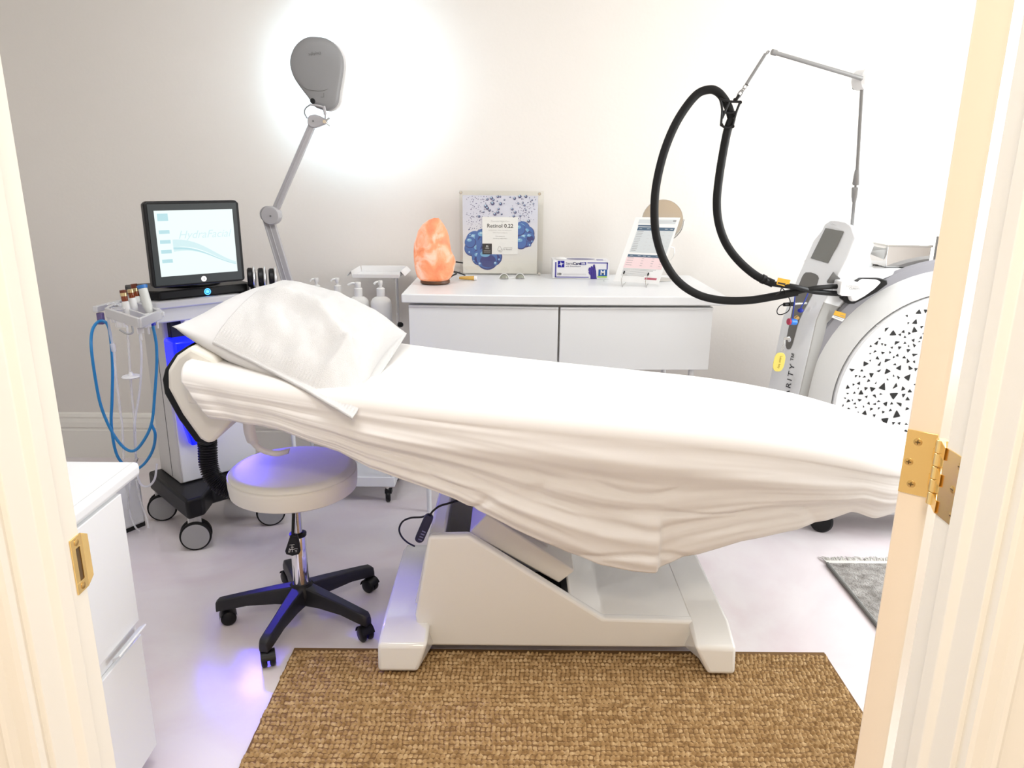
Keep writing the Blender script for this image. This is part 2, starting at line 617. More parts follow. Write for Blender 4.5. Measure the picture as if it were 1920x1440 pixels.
MB(sf.M).prism([(0.0005, -0.5 * zh, 0), (-0.008, -0.36 * zh, 0.002), (-0.008, 0.42 * zh, 0.002), (0.0005, 0.5 * zh, 0)], (0, 0, 0.0016)).build('lip', M_BRASS, sp, bevel=0.0003)
for v in (0.4, -0.4):
    MB(sf.M).lathe([(0.004, 0), (0.004, 0.0005), (0.0001, 0.0012)], (0.011, v * zh, 0.0015), (0, 0, 1), 16).build('screw', M_BRASSD, sp)

# housings for the added room fill light and the hallway ceiling lamp
M_OPAL = mat('opal_diffuser', (0.9, 0.9, 0.88), 0.5, emit=(1, 0.95, 0.88), estr=1.0)
cl = thing('fill_light_housing', 'flat rectangular white housing of an added fill light on the treatment room ceiling', 'lamp', (-0.7, 1.75, ZC))
MB().box2((-1.28, 1.42, ZC - 0.015), (-0.12, 2.08, ZC)).build('housing', M_WHITE, cl, bevel=0.003)
hl = thing('hallway_lamp', 'square white lamp on the hallway ceiling', 'lamp', (0, -0.25, 2.6))
MB().box2((-0.28, -0.53, 2.52), (0.28, 0.03, ZC)).build('housing', M_WHITE, hl, bevel=0.003)

# ------------------------------------------------------------------ jute rug (knotted boucle pile as real relief)
RX0, RX1, RY0, RY1 = -0.705, 1.03, 1.30, 2.122
KX, KY = 0.0142, 0.0172
nx = int((RX1 - RX0) / KX); ny = int((RY1 - RY0) / KY)
S = 7
gx, gy = nx * S + 1, ny * S + 1
X, Y = np.meshgrid(np.linspace(0, nx, gx), np.linspace(0, ny, gy))
rng = np.random.default_rng(3)
row = np.clip(np.floor(Y).astype(int), 0, ny - 1)
colm = np.clip(np.floor(X).astype(int), 0, nx - 1)
hgt = rng.uniform(0.45, 1.0, (ny, nx))
jit = rng.uniform(-0.16, 0.16, (ny, nx))
hk = hgt[row, colm]
rowsh = rng.uniform(-0.22, 0.22, ny); bx = np.abs(np.sin(pi * (X + rowsh[row]))); by = np.abs(np.sin(pi * (Y + jit[row, colm] * 0.6)))
Z = 0.002 + 0.0125 * hk * (bx ** 0.7) * (by ** 1.05)
wob = np.array([noise.noise((i * 0.05, 3.1, 0)) for i in range(gx)]) * 0.006
edge = np.minimum(np.minimum(X, nx - X), np.minimum(Y, ny - Y))
Z = np.where(edge < 0.3, Z * 0.55, Z)
WX = RX0 + X * KX + (hk - 0.8) * 0.006 + 0.004 * np.sin(Y * 0.9) * np.sin(Y * 0.37)
WY = RY0 + Y * KY + wob[None, :]
co = np.stack([WX, WY, Z], -1).reshape(-1, 3)
i0 = (np.arange(gy - 1)[:, None] * gx + np.arange(gx - 1)[None, :]).reshape(-1)
quads = np.stack([i0, i0 + 1, i0 + gx + 1, i0 + gx], -1)
me = bpy.data.meshes.new('jute_rug')
me.vertices.add(len(co)); me.vertices.foreach_set('co', co.ravel())
me.loops.add(quads.size); me.loops.foreach_set('vertex_index', quads.ravel())
me.polygons.add(len(quads)); me.polygons.foreach_set('loop_start', np.arange(len(quads)) * 4)
me.polygons.foreach_set('use_smooth', np.ones(len(quads), bool))
me.update(calc_edges=True)
m = bpy.data.materials.new('jute_yarn')
m.use_nodes = True
nt = m.node_tree; b = nt.nodes['Principled BSDF']
tc = nt.nodes.new('ShaderNodeTexCoord')
mp = nt.nodes.new('ShaderNodeMapping'); mp.inputs['Scale'].default_value = (34, 58, 1)
vo = nt.nodes.new('ShaderNodeTexNoise'); vo.inputs['Scale'].default_value = 1.0; vo.inputs['Detail'].default_value = 3
rp = nt.nodes.new('ShaderNodeValToRGB')
for e, (p, c) in zip(rp.color_ramp.elements, ((0.32, srgb(146, 115, 76)), (0.68, srgb(206, 177, 134)))):
    e.position = p; e.color = (*c, 1)
e = rp.color_ramp.elements.new(0.5); e.color = (*srgb(178, 146, 102), 1)
nt.links.new(tc.outputs['Object'], mp.inputs[0]); nt.links.new(mp.outputs[0], vo.inputs['Vector'])
nt.links.new(vo.outputs['Fac'], rp.inputs[0]); nt.links.new(rp.outputs[0], b.inputs['Base Color'])
n3 = nt.nodes.new('ShaderNodeTexNoise'); n3.inputs['Scale'].default_value = 420
bp = nt.nodes.new('ShaderNodeBump'); bp.inputs['Strength'].default_value = 0.5; bp.inputs['Distance'].default_value = 0.003
nt.links.new(tc.outputs['Object'], n3.inputs['Vector']); nt.links.new(n3.outputs['Fac'], bp.inputs['Height']); nt.links.new(bp.outputs[0], b.inputs['Normal'])
b.inputs['Roughness'].default_value = 0.95; b.inputs['Specular IOR Level'].default_value = 0.1
me.materials.append(m)
jr = bpy.data.objects.new('jute_rug', me); COL.objects.link(jr)
tag(jr, 'brown knotted jute rug in front of the treatment couch', 'rug')
bk = MB()
bk.box2((RX0, RY0, 0.0005), (RX1, RY1, 0.004))
bk.build('backing', mat('jute_backing', srgb(120, 90, 55), 0.95), jr, smooth=False)

# ------------------------------------------------------------------ grey fringed rug
fx0, fx1, fy0, fy1 = 1.275, 2.25, 1.65, 2.70
fr_ = thing('fringed_rug', 'grey mottled rug with cream fringe on the floor beside the door', 'rug', ((fx0 + fx1) / 2, (fy0 + fy1) / 2, 0))
M_FR = mat('grey_pile', (0.24, 0.225, 0.205), 0.95, spec=0.1, var=(30, (0.50, 0.48, 0.455), 0.2), bump=(160, 0.9, 0.01))
g = MB()
g.grid(lambda u, v: (fx0 + (fx1 - fx0) * u, fy0 + (fy1 - fy0) * v, 0.011 + 0.002 * noise.noise((u * 40, v * 40, 1))), 80, 90)
g.box2((fx0, fy0, 0.0005), (fx1, fy1, 0.008))
g.build('pile', M_FR, fr_)
M_BIND = mat('rug_binding', (0.24, 0.24, 0.225), 0.9, bump=(200, 0.6, 0.004))
MB().tube([(fx0, fy0, 0.008), (fx0, (fy0 + fy1) / 2, 0.008), (fx0, fy1, 0.008)], 0.0075, 8).build('binding', M_BIND, fr_)
M_FRG = mat('cream_fringe', (0.74, 0.73, 0.68), 0.9)
g = MB()
g.box2((fx0, fy1 - 0.002, 0.001), (fx1, fy1 + 0.022, 0.010))
for i in range(300):
    x = fx0 + (fx1 - fx0) * i / 299
    a = random.uniform(-0.02, 0.02)
    L = random.uniform(0.035, 0.055)
    g.tube_rr([(x, fy1 + 0.018, 0.006), (x + a * 0.4, fy1 + 0.018 + L * 0.5, 0.007 + random.uniform(0, 0.006)), (x + a, fy1 + 0.018 + L, 0.003)], [0.0018, 0.0018, 0.001], 5)
o_ = g.build('fringe', M_FRG, fr_)
o_['kind'] = 'stuff'

# ================================================================== treatment couch
couch = thing('treatment_couch', 'cream electric treatment couch standing on the jute rug under a white sheet', 'treatment couch', (0.15, 2.3, 0.0))
YF, YBK = 2.085, 2.56


def pf(px, py, Y=YF):
    p = at(px, py, Y=Y)
    return (p.x, p.z)


prof = [pf(787, 1215), pf(778, 1154), pf(803, 1006), pf(879, 1004), pf(1131, 1160), pf(1303, 1165), pf(1300, 1220)]
zb = 0.040
prof[0] = (prof[0][0], zb); prof[-1] = (prof[5][0] + 0.01, zb)
bs = MB()
wallp = lambda y: [Vector((x, y, z)) for x, z in prof]
bs.prism(wallp(YF), (0, 0.035, 0))
bs.prism(wallp(YBK - 0.035), (0, 0.035, 0))
# end wall of the tower, sloped closed part, low platform
x0b, x0t = prof[1][0], prof[2][0]
ztop = prof[2][1]
bs.prism([Vector((prof[0][0] + 0.001, YF + 0.012, zb + 0.001)), Vector((x0b + 0.001, YF + 0.012, prof[1][1])), Vector((x0t + 0.001, YF + 0.012, ztop - 0.001)), Vector((x0t + 0.05, YF + 0.012, ztop - 0.001)), Vector((x0b + 0.055, YF + 0.012, zb + 0.001))], (0, YBK - YF - 0.024, 0))
sx, sz = prof[4]
ux, uz = prof[3]
tt = (pf(1067, 1120)[0] - ux) / (sx - ux)
mxx, mzz = ux + (sx - ux) * tt, uz + (sz - uz) * tt
bs.prism([Vector((mxx, YF + 0.012, zb + 0.001)), Vector((mxx, YF + 0.012, mzz - 0.001)), Vector((sx, YF + 0.012, sz - 0.001)), Vector((prof[5][0] - 0.001, YF + 0.012, prof[5][1] - 0.001)), Vector((prof[6][0] - 0.001, YF + 0.012, zb + 0.001))], (0, YBK - YF - 0.024, 0))
bs.box2((x0b + 0.03, YF + 0.02, zb), (mxx + 0.01, YBK - 0.02, 0.06), mi=1)
base = bs.build('base', [M_GLOSS, M_BLKM], couch, bevel=0.011, seg=3)


def foot(xa, xb, z_in):
    """cross bar running front to back, its ends stepping down to the rug; xa<xb"""
    o = MB()
    y0, y1 = 1.985, 2.66
    pts = [Vector((0, y0, 0.0165)), Vector((0, y0 + 0.012, 0.105)), Vector((0, YF + 0.01, z_in)), Vector((0, y1 - 0.09, z_in)),
           Vector((0, y1 - 0.012, 0.105)), Vector((0, y1, 0.002)), Vector((0, y1 - 0.075, 0.002)), Vector((0, y1 - 0.12, zb)), Vector((0, YF + 0.02, zb)), Vector((0, YF - 0.02, 0.0165))]
    o.prism([p + Vector((xa, 0, 0)) for p in pts], (xb - xa, 0, 0))
    return o


fl = foot(at(708, 1262, Y=1.985).x, at(708, 1262, Y=1.985).x + 0.155, 0.128)
for q in fl.v:
    if q.x > -0.32 and q.y < 2.07 and q.z < 0.05:
        q.x -= 0.03
fl.build('foot', M_GLOSS, couch, bevel=0.012, seg=3)
fx = at(1379, 1265, Y=1.985).x
fl = foot(fx - 0.13, fx, prof[5][1])
for q in fl.v:
    if q.x < fx - 0.1 and q.y < 2.07 and q.z < 0.05:
        q.x += 0.045
fl.build('foot', M_GLOSS, couch, bevel=0.012, seg=3)
# recessed channel panel on the head end of the tower
bl = MB()
bl.prism([Vector((x0b - 0.012, 2.17, 0.14)), Vector((x0t - 0.006, 2.15, 0.40)), Vector((x0t - 0.006, 2.47, 0.40)), Vector((x0b - 0.012, 2.47, 0.14))], (0.02, 0, 0.0))
bl.build('end_panel', M_GLOSS, couch, bevel=0.006)

# lift arm lying in the channel
a0 = pf(879, 1000, 2.14); a1 = pf(1048, 1094, 2.14)
dx, dz = a1[0] - a0[0], a1[1] - a0[1]
L = math.hypot(dx, dz); nxz = (-dz / L, dx / L)
arm = [Vector((a0[0], 2.14, a0[1])), Vector((a0[0] + dx * 0.10 + 0.030, 2.14, a0[1] + dz * 0.10 + 0.085)), Vector((a1[0] + 0.05, 2.14, a1[1] + 0.045)), Vector((a1[0], 2.14, a1[1]))]
MB().prism(arm, (0, 0.34, 0)).build('lift_arm', M_LEATHER, couch, bevel=0.006)
cu = MB()
cu.box2((0.02, 2.18, 0.32), (0.12, 2.46, 0.70)).box2((-0.30, 2.15, 0.66), (0.72, 2.5, 0.70))
cu.build('support_frame', M_LGREY, couch, bevel=0.004)

XS = [-1.2, -0.96, -0.70, -0.45, -0.2, 0.177, 0.73, 0.953, 1.23, 1.36, 1.6]
ZS = [1.055, 1.005, 0.955, 0.920, 0.887, 0.848, 0.795, 0.757, 0.697, 0.67, 0.62]
zt = lambda x: sum(interp(x + o_, XS, ZS) for o_ in (-0.12, -0.08, -0.04, 0, 0.04, 0.08, 0.12)) / 7


def yin(x):
    if x < 0.98:
        return 0.0
    q = min(1.0, (x - 0.98) / 0.37)
    return 0.34 * (1 - math.sqrt(max(0.0, 1 - q * q)))


yfr = lambda x: 1.972 + yin(x)
ybk = lambda x: 2.668 - yin(x)


def matt(u, v):
    # closed loop section through the pad
    x = -0.90 + 2.24 * u
    a = 2 * pi * v
    yc, hy = (yfr(x) + ybk(x)) / 2, (ybk(x) - yfr(x)) / 2 - 0.012
    s_ = lambda t: math.copysign(abs(t) ** 0.25, t)
    return Vector((x, yc - hy * s_(math.cos(a)), zt(x) - 0.068 + 0.055 * s_(math.sin(a))))


mt = MB().grid(matt, 40, 32)
mt.build('mattress', M_LEATHER, couch)

# headrest pad and its black shell, hinged down at the head end
HY0, HY1 = 2.045, 2.60
pad = [(356, 650), (330, 668), (313, 695), (314, 728), (341, 778), (374, 824), (388, 833), (402, 829), (428, 798), (452, 770), (430, 720), (400, 672)]
MB().prism([at(x, y, Y=HY0) for x, y in pad], (0, HY1 - HY0, 0)).build('headrest', M_LEATHER, couch, bevel=0.014, seg=3)
sh = [(352, 648), (328, 664), (309, 692), (304, 712), (308, 738), (336, 788), (366, 829), (384, 834), (396, 832), (384, 824), (376, 815), (350, 770), (327, 730), (325, 700), (338, 676)]
MB().prism([at(x, y, Y=HY0 + 0.012) for x, y in sh], (0, HY1 - HY0 - 0.024, 0)).build('headrest_shell', M_BLACK, couch, bevel=0.004)

# ------------------------------------------------------------------ sheet
hem = [(350, 790), (440, 802), (500, 815), (560, 838), (620, 856), (680, 888), (760, 914), (850, 946), (960, 1000), (1060, 1046), (1130, 1071), (1190, 1081), (1232, 1083),
       (1245, 1078), (1300, 1060), (1400, 1030), (1500, 998), (1540, 986), (1620, 966), (1690, 950)]
HP = [at(x, y, Y=1.945 + (0.04 if x > 1450 else 0.0)) for x, y in hem]
HX = [p.x for p in HP]; HZ = [p.z for p in HP]
SXA, SXB = -0.905, 1.352
fold_x = at(1240, 1050, Y=1.945).x


def sst(a, b, x):
    t = max(0.0, min(1.0, (x - a) / (b - a)))
    return t * t * (3 - 2 * t)


def sheet(u, v):
    x = SXA + (SXB - SXA) * u
    ya, yb = yfr(x), ybk(x)
    z = zt(x)
    xx = max(0.0, (x - 1.0) / 0.352)
    hz_ = interp(x, HX, HZ) if x < 1.0 else interp(1.0, HX, HZ) - 0.03 * sst(1.0, 1.1, x)
    hz_ = min(hz_, z - 0.14)
    R = 0.045
    # v: 0 back hem .. 0.12 back edge .. 0.52 front edge .. 1 front hem
    if v < 0.14:
        t = v / 0.14
        if t < 0.6:
            d = (1 - t / 0.6) * 0.2 + R
            return Vector((x, yb + 0.004 + 0.006 * noise.noise((x * 4, d * 9, 2)), z - d))
        a = (t - 0.6) / 0.4 * pi / 2
        return Vector((x, yb - R + (R + 0.004) * math.cos(a), z - R + R * math.sin(a)))
    if v < 0.50:
        t = (v - 0.14) / 0.36
        y = (yb - R) + (ya + R - (yb - R)) * t
        w_ = 0.004 * noise.noise((x * 2.2, y * 5, 0.3)) * math.sin(pi * t)
        sag = -0.012 * math.sin(pi * t) * (1 if x > -0.3 else 0.3)
        return Vector((x, y, z + w_ + sag))
    if v < 0.58:
        a = (v - 0.50) / 0.08 * pi / 2
        return Vector((x, ya + R - (R + 0.006) * math.sin(a), z - R + R * math.cos(a)))
    t = (v - 0.58) / 0.42
    dmax = z - R - hz_
    d = R + t * dmax
    # pad edge bulge, then the free cloth hanging below it
    hd_f = 0.25 + 0.75 * sst(-0.75, -0.35, x)
    bulge = hd_f * (-0.014 * math.exp(-((d - 0.115) / 0.035) ** 2) + 0.010 * sst(0.13, 0.19, d))
    tuck = 0.045 * sst(0.7, 1.25, x) * t ** 1.5 + 0.012 * (1 - sst(-0.7, -0.1, x)) * t ** 1.5
    amp = (0.35 + 0.65 * sst(0.08, 0.2, d)) * (0.45 + 0.55 * sst(-0.8, -0.4, x))
    w_ = 0.0
    # long folds that run with the hem, fanned towards the head end
    q = t * 6.5 + 0.6 * noise.noise((x * 0.9, t * 2.0, 5.0))
    w_ += 0.016 * noise.noise((x * 0.8, q, 1.7))
    w_ += 0.010 * noise.noise((x * 1.3 + t * 1.2, q * 1.9, 4.2))
    w_ += 0.006 * abs(noise.noise((x * 2.6 - t * 3.0, t * 12.0, 9.1)))
    k = abs(noise.noise((x * 3.1 + d * 6.0, x * 1.2 - d * 8.0, 3.3)))
    w_ += 0.010 * (1 - min(1, k * 6)) * sst(0.1, 0.25, d)
    y = ya - 0.006 + bulge + tuck + w_ * amp
    # overlapping corner fold near the lowest point of the hem
    if t > 0.45:
        f = sst(0.45, 0.8, t)
        y += 0.016 * f * sst(fold_x - 0.002, fold_x + 0.004, x) - 0.008 * f * math.exp(-((x - fold_x + 0.02) / 0.03) ** 2)
    # the head end of the cloth is cut back towards its lower edge
    head = (1 - u) ** 9
    rip = 1 - sst(-0.86, -0.55, x)
    y += 0.016 * rip * noise.noise((x * 16 + d * 3, d * 5, 6.6)) * sst(0.03, 0.12, d)
    return Vector((x + head * 0.62 * (d - R), y, z - d + 0.006 * noise.noise((x * 7, 0, 2)) * t))


bsheet = MB().grid(sheet, 420, 190).build('bed_sheet', M_SHEET, solid=0.0015, angle=180)
tag(bsheet, 'white cotton sheet draped over the treatment couch with a hanging creased hem', 'sheet')
# loose tape hanging from the sheet above the stool
tp = smooth_path([at(466, 792, Y=2.10), at(468, 812, Y=2.13), at(476, 832, Y=2.16), at(494, 846, Y=2.18), at(520, 851, Y=2.19), at(542, 846, Y=2.22)], 6)
rb = MB()
vs, fs = [], []
for i, p in enumerate(tp):
    d_ = (tp[min(i + 1, len(tp) - 1)] - tp[max(i - 1, 0)]).normalized()
    sd = d_.cross(Vector((0, 1, 0.25))).normalized() * (0.017 if i < 12 else 0.010)
    vs += [p - sd, p + sd + Vector((0, 0.006, 0))]
for i in range(len(tp) - 1):
    fs.append((2 * i, 2 * i + 1, 2 * i + 3, 2 * i + 2))
rb.add(vs, fs).build('tie_tape', M_SHEET, bsheet, solid=0.001, angle=180)
# ------------------------------------------------------------------ pillow and towel
PA, PB, PC, PD = at(322, 612, Y=2.09), at(666, 772, Y=1.965), at(759, 628, Y=2.60), at(487, 545, Y=2.66)


def bil(A, B, C, D, s, t):
    return A * (1 - s) * (1 - t) + B * s * (1 - t) + C * s * t + D * (1 - s) * t


PN = (PB - PA).cross(PD - PA).normalized()
if PN.z < 0:
    PN = -PN
PCEN = bil(PA, PB, PC, PD, 0.5, 0.5)


def pshape(s, t):
    a, b_ = 2 * s - 1, 2 * t - 1
    ka = max(0.0, 1 - abs(a) ** 2.8) ** 0.65
    kb_ = max(0.0, 1 - abs(b_) ** (2.2 if b_ < 0 else 3.0)) ** (0.85 if b_ < 0 else 0.62)
    return ka * kb_


def pbase(s, t):
    p = bil(PA, PB, PC, PD, s, t)
    if 0 <= s <= 1 and 0 <= t <= 1:
        e = 0.05 * (math.sin(pi * s) * (abs(2 * t - 1) ** 6) * (t > 0.5) + math.sin(pi * t) * (abs(2 * s - 1) ** 6))
        p = p + (PCEN - p) * e * 1.6
    return p


PTOP = 0.120


def pil(u, v):
    # v<0.5 top, v>0.5 underside
    top = v <= 0.5
    t = v * 2 if top else 2 - v * 2
    s = u
    h_ = pshape(s, t)
    wr_ = 0.006 * noise.noise((s * 6, t * 6, 1.0)) * h_ + 0.005 * noise.noise((s * 14 + t * 5, t * 9, 3.0)) * (1 - h_) * min(1, h_ * 4)
    hu = max(0.0, 1 - abs(2 * s - 1) ** 3) ** 0.6 * max(0.0, 1 - abs(2 * t - 1) ** 3) ** 0.5
    return pbase(s, t) + PN * ((PTOP * h_ + wr_) if top else (-0.080 * hu + wr_))


pl = MB().grid(pil, 72, 112, flip=False).build('pillow', M_PCASE, angle=180, weld=True)
tag(pl, 'plump white pillow at the head of the couch under the folded towel', 'pillow')


def tow(u, v):
    s = 0.225 + 0.785 * u
    t0 = -0.005 - 0.085 * u ** 2
    t = t0 + (0.985 - t0) * v
    sc_, tc_ = min(1, max(0, s)), min(1, max(0, t))
    p = pbase(s, t)
    # rumple along the front third plus broad folds
    w_ = 0.014 * noise.noise((u * 4.5 + v * 2, v * 6 - u * 1.0, 7.0)) * (0.2 + 0.8 * math.exp(-((v - 0.32) / 0.25) ** 2))
    w_ += 0.020 * math.exp(-((v - 0.34 - 0.09 * math.sin(u * 5)) / 0.055) ** 2) * math.sin(pi * u)
    w_ += 0.012 * math.exp(-((u - 0.70 - 0.15 * v) / 0.045) ** 2) * math.exp(-((v - 0.25) / 0.2) ** 2)
    w_ += 0.004 * noise.noise((u * 13, v * 13, 2.0)) * (1 - 0.6 * v)
    f = min(u, 1 - u, v * 1.5, 1 - v)
    w_ = 1.5 * max(w_, -0.004) * min(1.0, 0.1 + f * 7)
    # ribbed border along the front edge
    if 0.035 < v < 0.075:
        w_ += 0.0010 * math.sin(u * 300)
    drop = 0.0
    if t < 0:
        drop = 0.0
    return p + PN * (PTOP * pshape(sc_, tc_) + w_ + 0.009)


tw = MB().grid(tow, 220, 150).build('towel', M_TOWEL, solid=0.007, angle=180)
tag(tw, 'white terry towel with a ribbed border laid over the pillow', 'towel')

# ------------------------------------------------------------------ hand control hanging beside the couch base
hc = thing('hand_control', 'black couch hand control with a looped cable hanging by the base', 'remote control', at(797, 990, Y=2.12))
top_, bot_ = at(806, 968, Y=2.10), at(783, 1018, Y=2.10)
ax = (bot_ - top_).normalized()
sdv = Vector((ax.z, 0, -ax.x)).normalized()
hb = MB()
pr = []
for k in range(16):
    a = 2 * pi * k / 16
    ca, sa = math.cos(a), math.sin(a)
    pr.append((top_ + bot_) / 2 + ax * ((bot_ - top_).length / 2 - 0.014) * (1 if sa > 0 else -1) + ax * 0.014 * sa + sdv * 0.0145 * ca)
hb.prism(pr, (0, 0.022, 0)).build('handset', mat('navy_black_plastic', (0.012, 0.012, 0.05), 0.35), hc, bevel=0.003)
M_KEY = mat('key_legend', (0.16, 0.16, 0.34), 0.5)
mid = (top_ + bot_) / 2
for k in range(4):
    c = mid + ax * (0.006 + k * 0.010) - sdv * 0.003
    MB().box(c + Vector((0, -0.0005, 0)), (0.012, 0.0016, 0.0036), R=Matrix((sdv, Vector((0, 1, 0)), ax)).transposed()).build('button', M_KEY, hc)
yq = 2.115
MB().tube([top_ + Vector((0, 0.011, 0)), at(812, 958, Y=yq), at(824, 949, Y=yq), at(840, 944, Y=yq), at(860, 938, Y=yq + 0.03)], 0.0032, 8).build('cable', M_BLACK, hc)
MB().tube([top_ + Vector((-0.004, 0.011, 0)), at(790, 969.5, Y=2.16), at(770, 971, Y=2.22), at(755, 978, Y=2.26), at(748.5, 992, Y=2.28), at(753, 1006, Y=2.30), at(764, 1017, Y=2.33), at(777, 1024, Y=2.36)], 0.0032, 8).build('cable', M_BLACK, hc)

# ------------------------------------------------------------------ rolling stool
cast = [at(500, 1248, Z=0.0), at(416, 1170, Z=0.0), at(688, 1198, Z=0.0), at(695, 1104, Z=0.0), at(543, 1092, Z=0.0)]
cen = sum(cast, Vector()) / 5
R5 = sum((c - cen).length for c in cast) / 5
stool = thing('rolling_stool', 'round cream rolling stool with a chrome post and black five-star base', 'stool', (cen.x, cen.y, 0))
sr = 0.207
zs = 0.572
MB().lathe([(0.001, zs - 0.082), (sr - 0.012, zs - 0.082), (sr - 0.003, zs - 0.076), (sr, zs - 0.05), (sr + 0.001, zs - 0.03), (sr - 0.004, zs - 0.012), (sr - 0.014, zs - 0.004),
            (sr - 0.03, zs - 0.001), (sr * 0.5, zs + 0.002), (0.001, zs + 0.003)], (cen.x, cen.y, 0), n=72).build('seat', M_LEATHER, stool)
MB().lathe([(sr - 0.002, zs - 0.0185), (sr + 0.0005, zs - 0.017), (sr - 0.001, zs - 0.0155)], (cen.x, cen.y, 0), n=72).build('seam', M_LEATHER, stool)
MB().cyl((cen.x, cen.y, 0.29), (cen.x, cen.y, zs - 0.08), 0.0155, n=28).build('gas_piston', M_STEEL, stool)
MB().lathe([(0.027, 0.135), (0.027, 0.320), (0.0265, 0.322), (0.001, 0.322)], (cen.x, cen.y, 0), n=32).build('post', M_CHROME, stool)
MB().lathe([(0.0275, 0.318), (0.0285, 0.327), (0.020, 0.330), (0.0165, 0.326)], (cen.x, cen.y, 0), n=32).build('collar', M_BLACK, stool)
MB().lathe([(0.001, 0.075), (0.035, 0.075), (0.05, 0.085), (0.052, 0.110), (0.042, 0.132), (0.031, 0.142), (0.001, 0.142)], (cen.x, cen.y, 0), n=32).build('hub', M_BLACK, stool)
M_BLKB = mat('black_nylon', (0.014, 0.014, 0.016), 0.45, bump=(300, 0.1, 0.001))
for c in cast:
    d_ = Vector((c.x - cen.x, c.y - cen.y, 0)).normalized()
    s_ = Vector((-d_.y, d_.x, 0))
    o = Vector((cen.x, cen.y, 0))
    rad = (Vector((c.x, c.y, 0)) - o).length - 0.012
    secs = [(0.025, 0.030, 0.070, 0.136), (0.09, 0.026, 0.076, 0.128), (rad * 0.7, 0.0215, 0.074, 0.114), (rad - 0.015, 0.021, 0.064, 0.103), (rad + 0.012, 0.020, 0.060, 0.098), (rad + 0.024, 0.014, 0.054, 0.088)]
    mb = MB()
    vs, fs = [], []
    for (r_, hw_, za, zb_) in secs:
        b0 = o + d_ * r_
        for sx_, zz in ((-1, za), (1, za), (1, (za + zb_) / 2), (0.72, zb_), (-0.72, zb_), (-1, (za + zb_) / 2)):
            vs.append(b0 + s_ * hw_ * sx_ + Vector((0, 0, zz)))
    for i in range(len(secs) - 1):
        for j in range(6):
            j2 = (j + 1) % 6
            fs.append((i * 6 + j, i * 6 + j2, (i + 1) * 6 + j2, (i + 1) * 6 + j))
    fs.append([5, 4, 3, 2, 1, 0]); fs.append([(len(secs) - 1) * 6 + j for j in range(6)])
    leg = mb.add(vs, fs).build('leg', M_BLKB, stool, bevel=0.004, seg=3, angle=60)
    mb = MB()
    e = o + d_ * rad
    mb.cyl(e + Vector((0, 0, 0.045)), e + Vector((0, 0, 0.075)), 0.010)
    ang = random.uniform(0, 2 * pi)
    wd = Vector((math.cos(ang), math.sin(ang), 0))
    wa = Vector((-wd.y, wd.x, 0))
    wc = e + wa * 0.0 - wd * 0.012 + Vector((0, 0, 0.026))
    for k in (-1, 1):
        mb.lathe([(0.001, 0), (0.020, 0), (0.025, 0.004), (0.026, 0.009), (0.025, 0.014), (0.020, 0.018), (0.001, 0.019)], wc + wa * (0.004 if k > 0 else -0.004), wa * k, n=28)
    hood = []
    mb.grid(lambda u, v: wc + (wd * math.cos(pi * u * 0.9) + Vector((0, 0, 1)) * math.sin(pi * u * 0.9)) * 0.029 + wa * (v - 0.5) * 0.044, 12, 2)
    mb.build('caster', M_BLACK, leg)
# height lever with a flared paddle
pt, pb_ = at(551, 957, Y=cen.y - 0.10), at(549, 1006, Y=cen.y - 0.12)
lv = MB().tube([Vector((cen.x - 0.02, cen.y - 0.05, zs - 0.088)), at(555, 945, Y=cen.y - 0.1), pt, pb_], 0.0052, 10)
lever = lv.build('height_lever', M_BLACK, stool)
pdl = [at(544, 1004, Y=cen.y - 0.125), at(556, 1004, Y=cen.y - 0.125), at(559, 1012, Y=cen.y - 0.125), at(562.5, 1034, Y=cen.y - 0.125), at(560, 1040, Y=cen.y - 0.125), at(548, 1043, Y=cen.y - 0.125), at(536, 1040, Y=cen.y - 0.125), at(534, 1034, Y=cen.y - 0.125)]
MB().prism(pdl, (0, 0.014, 0)).build('lever_paddle', M_BLACK, lever, bevel=0.003)
Mlab = mat('white_print', (0.75, 0.75, 0.75), 0.6)
ic = MB()
q = lambda px, py: at(px, py, Y=cen.y - 0.1262)
for a, b_ in (((543, 1022), (552, 1021)), ((547.5, 1022), (547.5, 1030)), ((545, 1026), (551, 1026)), ((543, 1030), (552, 1030)), ((543, 1028), (541, 1036)), ((545, 1030), (543, 1036)), ((548, 1030), (548, 1035)), ((552, 1029), (558, 1029)), ((553, 1032), (557, 1032)), ((554, 1034.5), (557, 1034.5))):
    ic.tube_rr([q(*a), q(*b_)], [0.0007, 0.0007], 5)
ic.build('printed_symbol', Mlab, lever)

# ================================================================== facial machine on casters
ang = math.radians(44)
rv = Vector((math.cos(ang), math.sin(ang), 0)); nv = Vector((math.sin(ang), -math.cos(ang), 0))
FC = Vector((-1.31, 3.05, 0))
fm = Fr(FC, rv, -nv, (0, 0, 1))          # u along the front, v towards the back, w up
fac = thing('facial_machine', 'grey and white facial machine on casters carrying a black monitor', 'facial machine', FC)
base_pts = [(-0.20, -0.215), (-0.13, -0.215), (-0.06, -0.13), (0.06, -0.13), (0.13, -0.215), (0.20, -0.215), (0.20, 0.215), (0.13, 0.215), (0.06, 0.20), (-0.06, 0.20), (-0.13, 0.215), (-0.20, 0.215)]
bm_ = MB(fm.M).prism([Vector((a, b_, 0.145)) for a, b_ in base_pts], (0, 0, 0.085))
bm_.build('base', M_BLACK, fac, bevel=0.012, seg=3)
M_WHL = mat('grey_wheel_disc', (0.34, 0.34, 0.34), 0.45)
